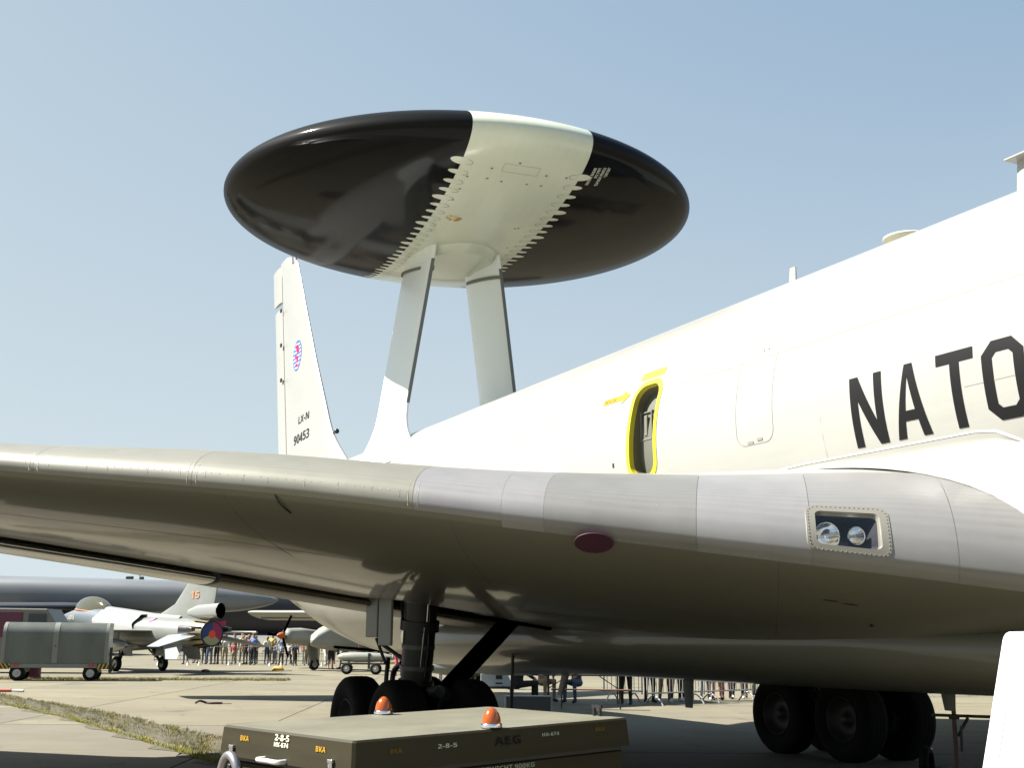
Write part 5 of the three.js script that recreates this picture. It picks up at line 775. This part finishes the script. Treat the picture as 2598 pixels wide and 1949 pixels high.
const COL = { white: [0.42, 0.42, 0.4], red: [0.36, 0.03, 0.03], pink: [0.45, 0.06, 0.1], blue: [0.07, 0.14, 0.32], 'light blue': [0.2, 0.33, 0.45], navy: [0.015, 0.02, 0.05], black: [0.012, 0.012, 0.012], grey: [0.17, 0.17, 0.17], olive: [0.09, 0.09, 0.045], khaki: [0.26, 0.21, 0.12], beige: [0.34, 0.28, 0.2], brown: [0.1, 0.06, 0.035], maroon: [0.12, 0.02, 0.03], jeans: [0.05, 0.075, 0.13], purple: [0.12, 0.05, 0.16], orange: [0.42, 0.13, 0.04], yellow: [0.4, 0.32, 0.06] };
const SKIN = [[0.36, 0.2, 0.13], [0.3, 0.16, 0.1], [0.4, 0.24, 0.17]], HAIR = [[0.03, 0.02, 0.012], [0.1, 0.06, 0.03], [0.2, 0.14, 0.06], [0.18, 0.17, 0.16], [0.4, 0.4, 0.38]];
let pk = 0;
function person(lat, dep, face, pose, shirt, legs, label, { h = 1, hair = pk % 4, sleeve = false, shoes = 'black', y = 0 } = {}) {
  const P = poses[pose], col = new Float32Array(P.n * 3), sk = SKIN[pk++ % 3];
  for (let i = 0; i < P.n; i++) { const r = P.reg[i], c = r === 0 ? sk : r === 1 ? COL[shirt] : r === 2 ? COL[legs] : r === 3 ? COL[shoes] : r === 4 ? HAIR[hair] : sleeve ? COL[shirt] : sk; col[i * 3] = c[0]; col[i * 3 + 1] = c[1]; col[i * 3 + 2] = c[2]; }
  const g = new THREE.BufferGeometry(); g.setAttribute('position', new THREE.BufferAttribute(P.pos, 3)); g.setAttribute('normal', new THREE.BufferAttribute(P.nor, 3)); g.setAttribute('color', new THREE.BufferAttribute(col, 3));
  const m = new THREE.Mesh(g, personMat); m.name = numbered('person'); m.castShadow = m.receiveShadow = true; m.position.copy(at(lat, dep, y)); m.scale.setScalar(h); m.rotation.y = heading(...face) + Math.PI / 2; scene.add(m);
  return tag(m, label, 'person');
}
const toCam = [0.1, -1];
// crowd behind the far barrier: lat, pose, shirt, legs, where
const crowd = [
  [-19.3, 'stand', 'white', 'jeans', 'under the fighter jet, leftmost by the ventral fin'], [-18.75, 'stand', 'navy', 'black', 'in dark clothes under the fighter jet tail'], [-18.2, 'hips', 'grey', 'jeans', 'under the fighter jet exhaust'], [-17.75, 'stand', 'black', 'black', 'right below the fighter exhaust cover'], [-17.2, 'camera', 'white', 'khaki', 'raising a camera right of the exhaust cover'],
  [-16.75, 'stand', 'red', 'khaki', 'under the right stabilator'], [-16.35, 'camera', 'beige', 'olive', 'with camera under the right stabilator'], [-15.95, 'stand', 'maroon', 'black', 'behind the right stabilator'], [-15.6, 'hips', 'brown', 'jeans', 'above the stabilator edge'], [-15.25, 'stand', 'blue', 'black', 'above the stabilator tip'], [-14.85, 'stand', 'white', 'navy', 'right of the stabilator tip'],
  [-14.4, 'shorts', 'grey', 'jeans', 'in the middle of the far crowd'], [-13.75, 'hips', 'light blue', 'black', 'left of the propeller plane engine'], [-13.15, 'walk', 'white', 'navy', 'walking left of the propeller plane engine'], [-12.6, 'stand', 'navy', 'black', 'beside the propeller plane engine'], [-12.0, 'stand', 'olive', 'khaki', 'beneath the propeller plane engine'], [-11.4, 'shorts', 'purple', 'beige', 'left of the propeller plane leg'], [-10.95, 'walk', 'light blue', 'white', 'walking past the propeller plane leg'],
];
for (const [lat, pose, a, b, where] of crowd) person(lat + rr(-0.12, 0.12), 71.8 + rr(0, 3.6), [rr(-0.9, 0.9), -1], pose, a, b, `spectator in ${a} top and ${b} ${pose === 'shorts' ? 'shorts' : 'trousers'} ${where}`, { h: rnd() < 0.15 ? rr(0.68, 0.8) : rr(0.92, 1.08), sleeve: rnd() < 0.3 });
const behind = [['olive', 'khaki'], ['beige', 'brown'], ['white', 'grey'], ['black', 'jeans'], ['red', 'black'], ['khaki', 'navy'], ['yellow', 'olive'], ['blue', 'khaki'], ['brown', 'black'], ['pink', 'jeans'], ['grey', 'olive'], ['orange', 'brown']];
behind.forEach(([a, b], k) => person(-19.6 + k * 0.75 + rr(-0.15, 0.15), 75.8 + rr(0, 2), [rr(-0.6, 0.6), -1], ['stand', 'camera', 'hips'][k % 3], a, b, `spectator in ${a} top and ${b} trousers in the back row of the far crowd`, { h: rr(0.95, 1.08), sleeve: k % 3 === 0 }));
person(-9.45, 64.5, [0.5, -1], 'shorts', 'pink', 'black', 'person in pink top and black shorts beside the propeller plane leg');
person(-8.75, 65, [-1, -0.3], 'walk', 'khaki', 'khaki', 'person in khaki walking under the propeller plane nose', { shoes: 'black' });
person(-4.3, 52, [0.6, -1], 'hips', 'khaki', 'olive', 'person in khaki clothes seen between the main strut and the brace');
person(-4.9, 54, [0.2, -1], 'stand', 'white', 'pink', 'person in white top and pink trousers just right of the main strut');
person(-1.0, 44.5, [0.6, -1], 'stand', 'beige', 'brown', 'person in beige top behind the white-hubbed cart wheel');
person(-0.2, 41, [0.5, -0.6], 'sit', 'blue', 'navy', 'seated person in blue shirt above the white tool chest', { sleeve: true });
// under the belly
person(0.32, 31.2, [1, 0.2], 'sit', 'black', 'black', 'person in black sitting at the left end of the red-brown table', { sleeve: true });
person(0.95, 33, [0.4, -1], 'sit', 'olive', 'khaki', 'person in olive top sitting behind the red-brown table');
person(1.75, 32.6, [-0.5, -1], 'sit', 'black', 'jeans', 'person in black top and jeans sitting at the middle of the table', { sleeve: true });
person(3.02, 31.7, [-0.3, -1], 'stand', 'navy', 'black', 'dark-clothed person standing at the right end of the table', { sleeve: true });
const under2 = [[3.75, 'stand', 'brown', 'black', 'first from the left behind the near steel barriers'], [4.15, 'hips', 'navy', 'brown', 'behind the steel barrier left of the belly antenna'], [4.55, 'stand', 'grey', 'black', 'close behind the steel barrier, left of the belly antenna'], [4.95, 'stand', 'black', 'navy', 'hidden down to the legs beside the belly antenna'], [5.5, 'stand', 'white', 'grey', 'just right of the belly antenna'], [5.85, 'shorts', 'light blue', 'beige', 'in shorts right of the belly antenna'], [6.25, 'stand', 'red', 'maroon', 'in the middle of the right barrier'], [6.65, 'hips', 'olive', 'black', 'right of the person in maroon trousers'], [7.1, 'stand', 'pink', 'brown', 'a little left of the right wheels'], [7.5, 'stand', 'blue', 'jeans', 'next to the right wheels behind the barrier'], [8.0, 'stand', 'white', 'khaki', 'partly behind the right wheels']];
for (const [lat, pose, a, b, w] of under2) person(lat, rf(lat) + rr(0.7, 1.5), [rr(-0.4, 0.4), -1], pose, a, b, `${a} top, ${b} ${pose === 'shorts' ? 'shorts' : 'trousers'}: spectator ${w}`, { h: rr(0.96, 1.05), shoes: rnd() < 0.4 ? 'white' : 'black' });
person(13.9, 41.2, [-0.6, -1], 'floor', 'pink', 'black', 'person in pink sitting on the ground behind the far right barrier');
person(15.2, 41.8, [0.3, -1], 'floor', 'white', 'navy', 'person in white sitting on the ground near the red pole');
person(16.2, 42.3, [-0.2, -1], 'floor', 'light blue', 'jeans', 'person in light blue sitting on the ground furthest right');

// ------------------------------------------------------------------ small things on the apron
{
  const o = at(1.9, 31.4), g = thing('beer_table', 'long red-brown folding table standing under the belly', 'table', [o.x, 0, o.z], heading(1, 0.02)), w = mat([0.17, 0.07, 0.035], 0.5);
  part('tabletop', box(2.5, 0.035, 0.6, 0, 0.74, 0, 0.008), w, g); for (const x of [-0.9, 0.9]) part('leg', merge([bar([x, 0.72, -0.22], [x, 0.02, -0.24], 0.018), bar([x, 0.72, 0.22], [x, 0.02, 0.24], 0.018), bar([x, 0.12, -0.24], [x, 0.12, 0.24], 0.014), bar([x, 0.4, 0], [x * 0.45, 0.72, 0], 0.012)]), darkMetal, g);
  const o2 = at(1.95, 29.3), b = thing('beer_bench', 'low red-brown bench in front of the folding table', 'bench', [o2.x, 0, o2.z], heading(1, -0.06));
  part('seat', box(1.9, 0.03, 0.26, 0, 0.46, 0, 0.008), w, b); for (const x of [-0.7, 0.7]) part('leg', merge([bar([x, 0.45, -0.1], [x, 0.02, -0.12], 0.016), bar([x, 0.45, 0.1], [x, 0.02, 0.12], 0.016), bar([x, 0.1, -0.12], [x, 0.1, 0.12], 0.012)]), darkMetal, b);
}
{
  const o = at(-0.42, 38), g = thing('tool_chest', 'white steel tool chest with two dark slots on a low cart', 'tool chest', [o.x, 0, o.z], heading(1, 0));
  const s = fillet([[-0.46, 0.2], [0.44, 0.2], [0.46, 0.32], [0.36, 0.56], [-0.46, 0.56]]), e = new THREE.ExtrudeGeometry(s, { depth: 0.5, bevelEnabled: true, bevelSize: 0.012, bevelThickness: 0.012, bevelSegments: 2 }); part('body', e.translate(0, 0, -0.5), mat([0.5, 0.54, 0.54], 0.45), g);
  part('slot', box(0.2, 0.12, 0.02, 0.1, 0.47, 0.015, 0.006), ink, g); part('slot', box(0.22, 0.045, 0.02, 0.1, 0.29, 0.015, 0.006), ink, g); part('cart', box(1.25, 0.06, 0.6, 0.1, 0.15, -0.25, 0.01), darkMetal, g); for (const x of [-0.35, 0.5]) wheelZ(0.07, 0.05, rubber, darkMetal, g, x, 0.07, 0.02);
}
{
  const o = at(0.42, 27.2), g = thing('silver_case', 'silver metal flight case behind the ground power unit', 'case', [o.x, 0, o.z], heading(1, 0.02)), m = mat([0.13, 0.135, 0.14], 0.4, 0.4), r = mat([0.4, 0.41, 0.42], 0.35, 0.8);
  part('body', box(0.98, 0.34, 0.55, 0, 0.23, 0, 0.01), m, g); for (const x of [-0.5, 0.5]) for (const z of [-0.28, 0.28]) part('corner_rail', box(0.03, 0.36, 0.03, x, 0.23, z, 0.006), r, g); for (const y of [0.06, 0.4]) part('edge_rail', box(1.0, 0.025, 0.03, 0, y, 0.285, 0.006), r, g); for (const x of [-0.38, 0.38]) part('castor', bar([x, 0.035, 0.2], [x, 0.035, 0.24], 0.035), ink, g);
}
{
  const o = at(-1.9, 42.6), g = thing('equipment_cart', 'grey rounded equipment cart with a white-hubbed wheel', 'cart', [o.x, 0, o.z], heading(1, -0.25));
  part('body', loft([ringX(-1.1, 0.72, 0, 0.1, 0.1, 20), ringX(-0.8, 0.7, 0, 0.26, 0.34, 20), ringX(0, 0.68, 0, 0.34, 0.42, 20), ringX(0.9, 0.68, 0, 0.3, 0.36, 20), ringX(1.2, 0.66, 0, 0.1, 0.12, 20)]), mat([0.15, 0.17, 0.17], 0.45), g);
  wheelZ(0.32, 0.2, rubber, whiteRim, g, 0.5, 0.32, 0.45); wheelZ(0.32, 0.2, rubber, whiteRim, g, 0.5, 0.32, -0.45); part('prop_stand', bar([-0.5, 0.6, 0], [-0.5, 0.02, 0], 0.04), whiteRim, g); part('tow_handle', bar([-1.1, 0.72, 0], [-1.6, 0.3, 0.2], 0.03), darkMetal, g);
  const o2 = at(-2.52, 44), p = thing('pale_post', 'slim pale upright post beside the landing gear brace', 'post', [o2.x, 0, o2.z]); part('shaft', bar([0, 0, 0], [0, 1.5, 0], 0.06, 0.05), mat([0.36, 0.37, 0.3], 0.6), p); part('foot', lathe([[0, 0.04], [0.16, 0.03], [0.18, 0], [0, 0]], 16), mat([0.3, 0.3, 0.26], 0.6), p);
  const o3 = at(-5.6, 66), y = thing('yellow_stand', 'yellow frame stand far behind the main landing gear', 'stand', [o3.x, 0, o3.z], heading(1, 0)), ym = mat([0.4, 0.3, 0.04], 0.6); part('frame', merge([bar([-0.9, 0, 0], [-0.9, 0.75, 0], 0.05), bar([0.9, 0, 0], [0.9, 0.75, 0], 0.05), bar([-0.9, 0.75, 0], [0.9, 0.75, 0], 0.05), bar([-0.9, 0.35, 0], [0.9, 0.35, 0], 0.04), bar([0, 0, 0], [0.3, 0.75, 0], 0.04)]), ym, y); part('tray', box(1.7, 0.06, 0.5, 0, 0.3, 0, 0.01), ym, y);
}
{ // red prop pole with a cross bar under the front of the belly
  const o = at(4.52, 12.5), g = thing('prop_pole', 'thin red-brown pole propping the open belly flap with a crossbar', 'pole', [o.x, 0, o.z], heading(1, 0)), m = mat([0.10, 0.035, 0.035], 0.5);
  part('pole', bar([0, 0.0, 0], [0.0, 1.56, 0], 0.022), m, g); part('crossbar', bar([-0.22, 0.905, 0.0], [0.62, 0.885, 0.0], 0.016), mat([0.05, 0.045, 0.06], 0.45), g); part('bracket', merge([bar([0.03, 0.7, 0], [0.14, 0.88, 0], 0.016), bar([0.05, 0.55, 0.02], [0.06, 0.8, 0.02], 0.014), box(0.1, 0.05, 0.05, 0, 0.89, 0, 0.01)]), darkMetal, g); part('base_plate', box(0.2, 0.02, 0.2, 0, 0.012, 0, 0.005), m, g);
  const o2 = at(4.87, 14.2), c = thing('hose_reel', 'dark ribbed hose reel on the ground beside the right wheels', 'hose reel', [o2.x, 0, o2.z]); for (let k = 0; k < 5; k++) { const t = new THREE.TorusGeometry(0.2, 0.032, 8, 32); t.rotateY(Math.PI / 2 + 0.6); part('hose_coil', t.translate(-0.14 + k * 0.065, 0.235, 0.05 * k), rubber, c); } part('metal_clip', box(0.06, 0.02, 0.03, 0.05, 0.44, 0.1, 0.006), steel, c);
  const o3 = at(-7.4, 30.2), d = thing('tow_rope', 'dark rope with a faded red tag lying on the sunlit concrete', 'rope', [o3.x, 0.0, o3.z], heading(1, 0.05)); part('rope', tube([[-0.3, 0.03, 0], [-0.2, 0.08, 0.05], [-0.05, 0.035, -0.05], [0.1, 0.03, 0.05], [0.35, 0.03, 0]], 0.028), mat([0.05, 0.02, 0.03], 0.8), d); part('tag', box(0.25, 0.015, 0.06, 0.45, 0.02, 0, 0.005), mat([0.25, 0.1, 0.07], 0.7), d);
  const o4 = at(-14.3, 57.5), e = thing('dropped_cover', 'small dark red cover lying on the concrete right of the fighter jet', 'cover', [o4.x, 0, o4.z]); part('cloth', (() => { const q = new THREE.SphereGeometry(1, 16, 8); q.scale(0.3, 0.07, 0.2); return q.translate(0, 0.06, 0); })(), mat([0.14, 0.03, 0.03], 0.8), e); part('cord', tube([[0.3, 0.03, 0], [0.6, 0.02, 0.1], [0.9, 0.05, 0]], 0.03), ink, e);
  const o5 = at(-14.5, 35.6), f = thing('tow_bar', 'pink and white tow bar end lying at the left edge of the concrete', 'tow bar', [o5.x, 0, o5.z], heading(1, -0.05)); part('pink_end', bar([-1.2, 0.08, 0], [-0.35, 0.05, 0], 0.06, 0.05), mat([0.4, 0.04, 0.14], 0.6), f); part('red_middle', bar([-0.35, 0.05, 0], [0.05, 0.05, 0], 0.05), mat([0.4, 0.06, 0.04], 0.6), f); part('white_end', bar([0.05, 0.05, 0], [0.42, 0.04, 0], 0.03, 0.045), mat([0.6, 0.6, 0.55], 0.6), f);
}
renderer.render(scene, camera);
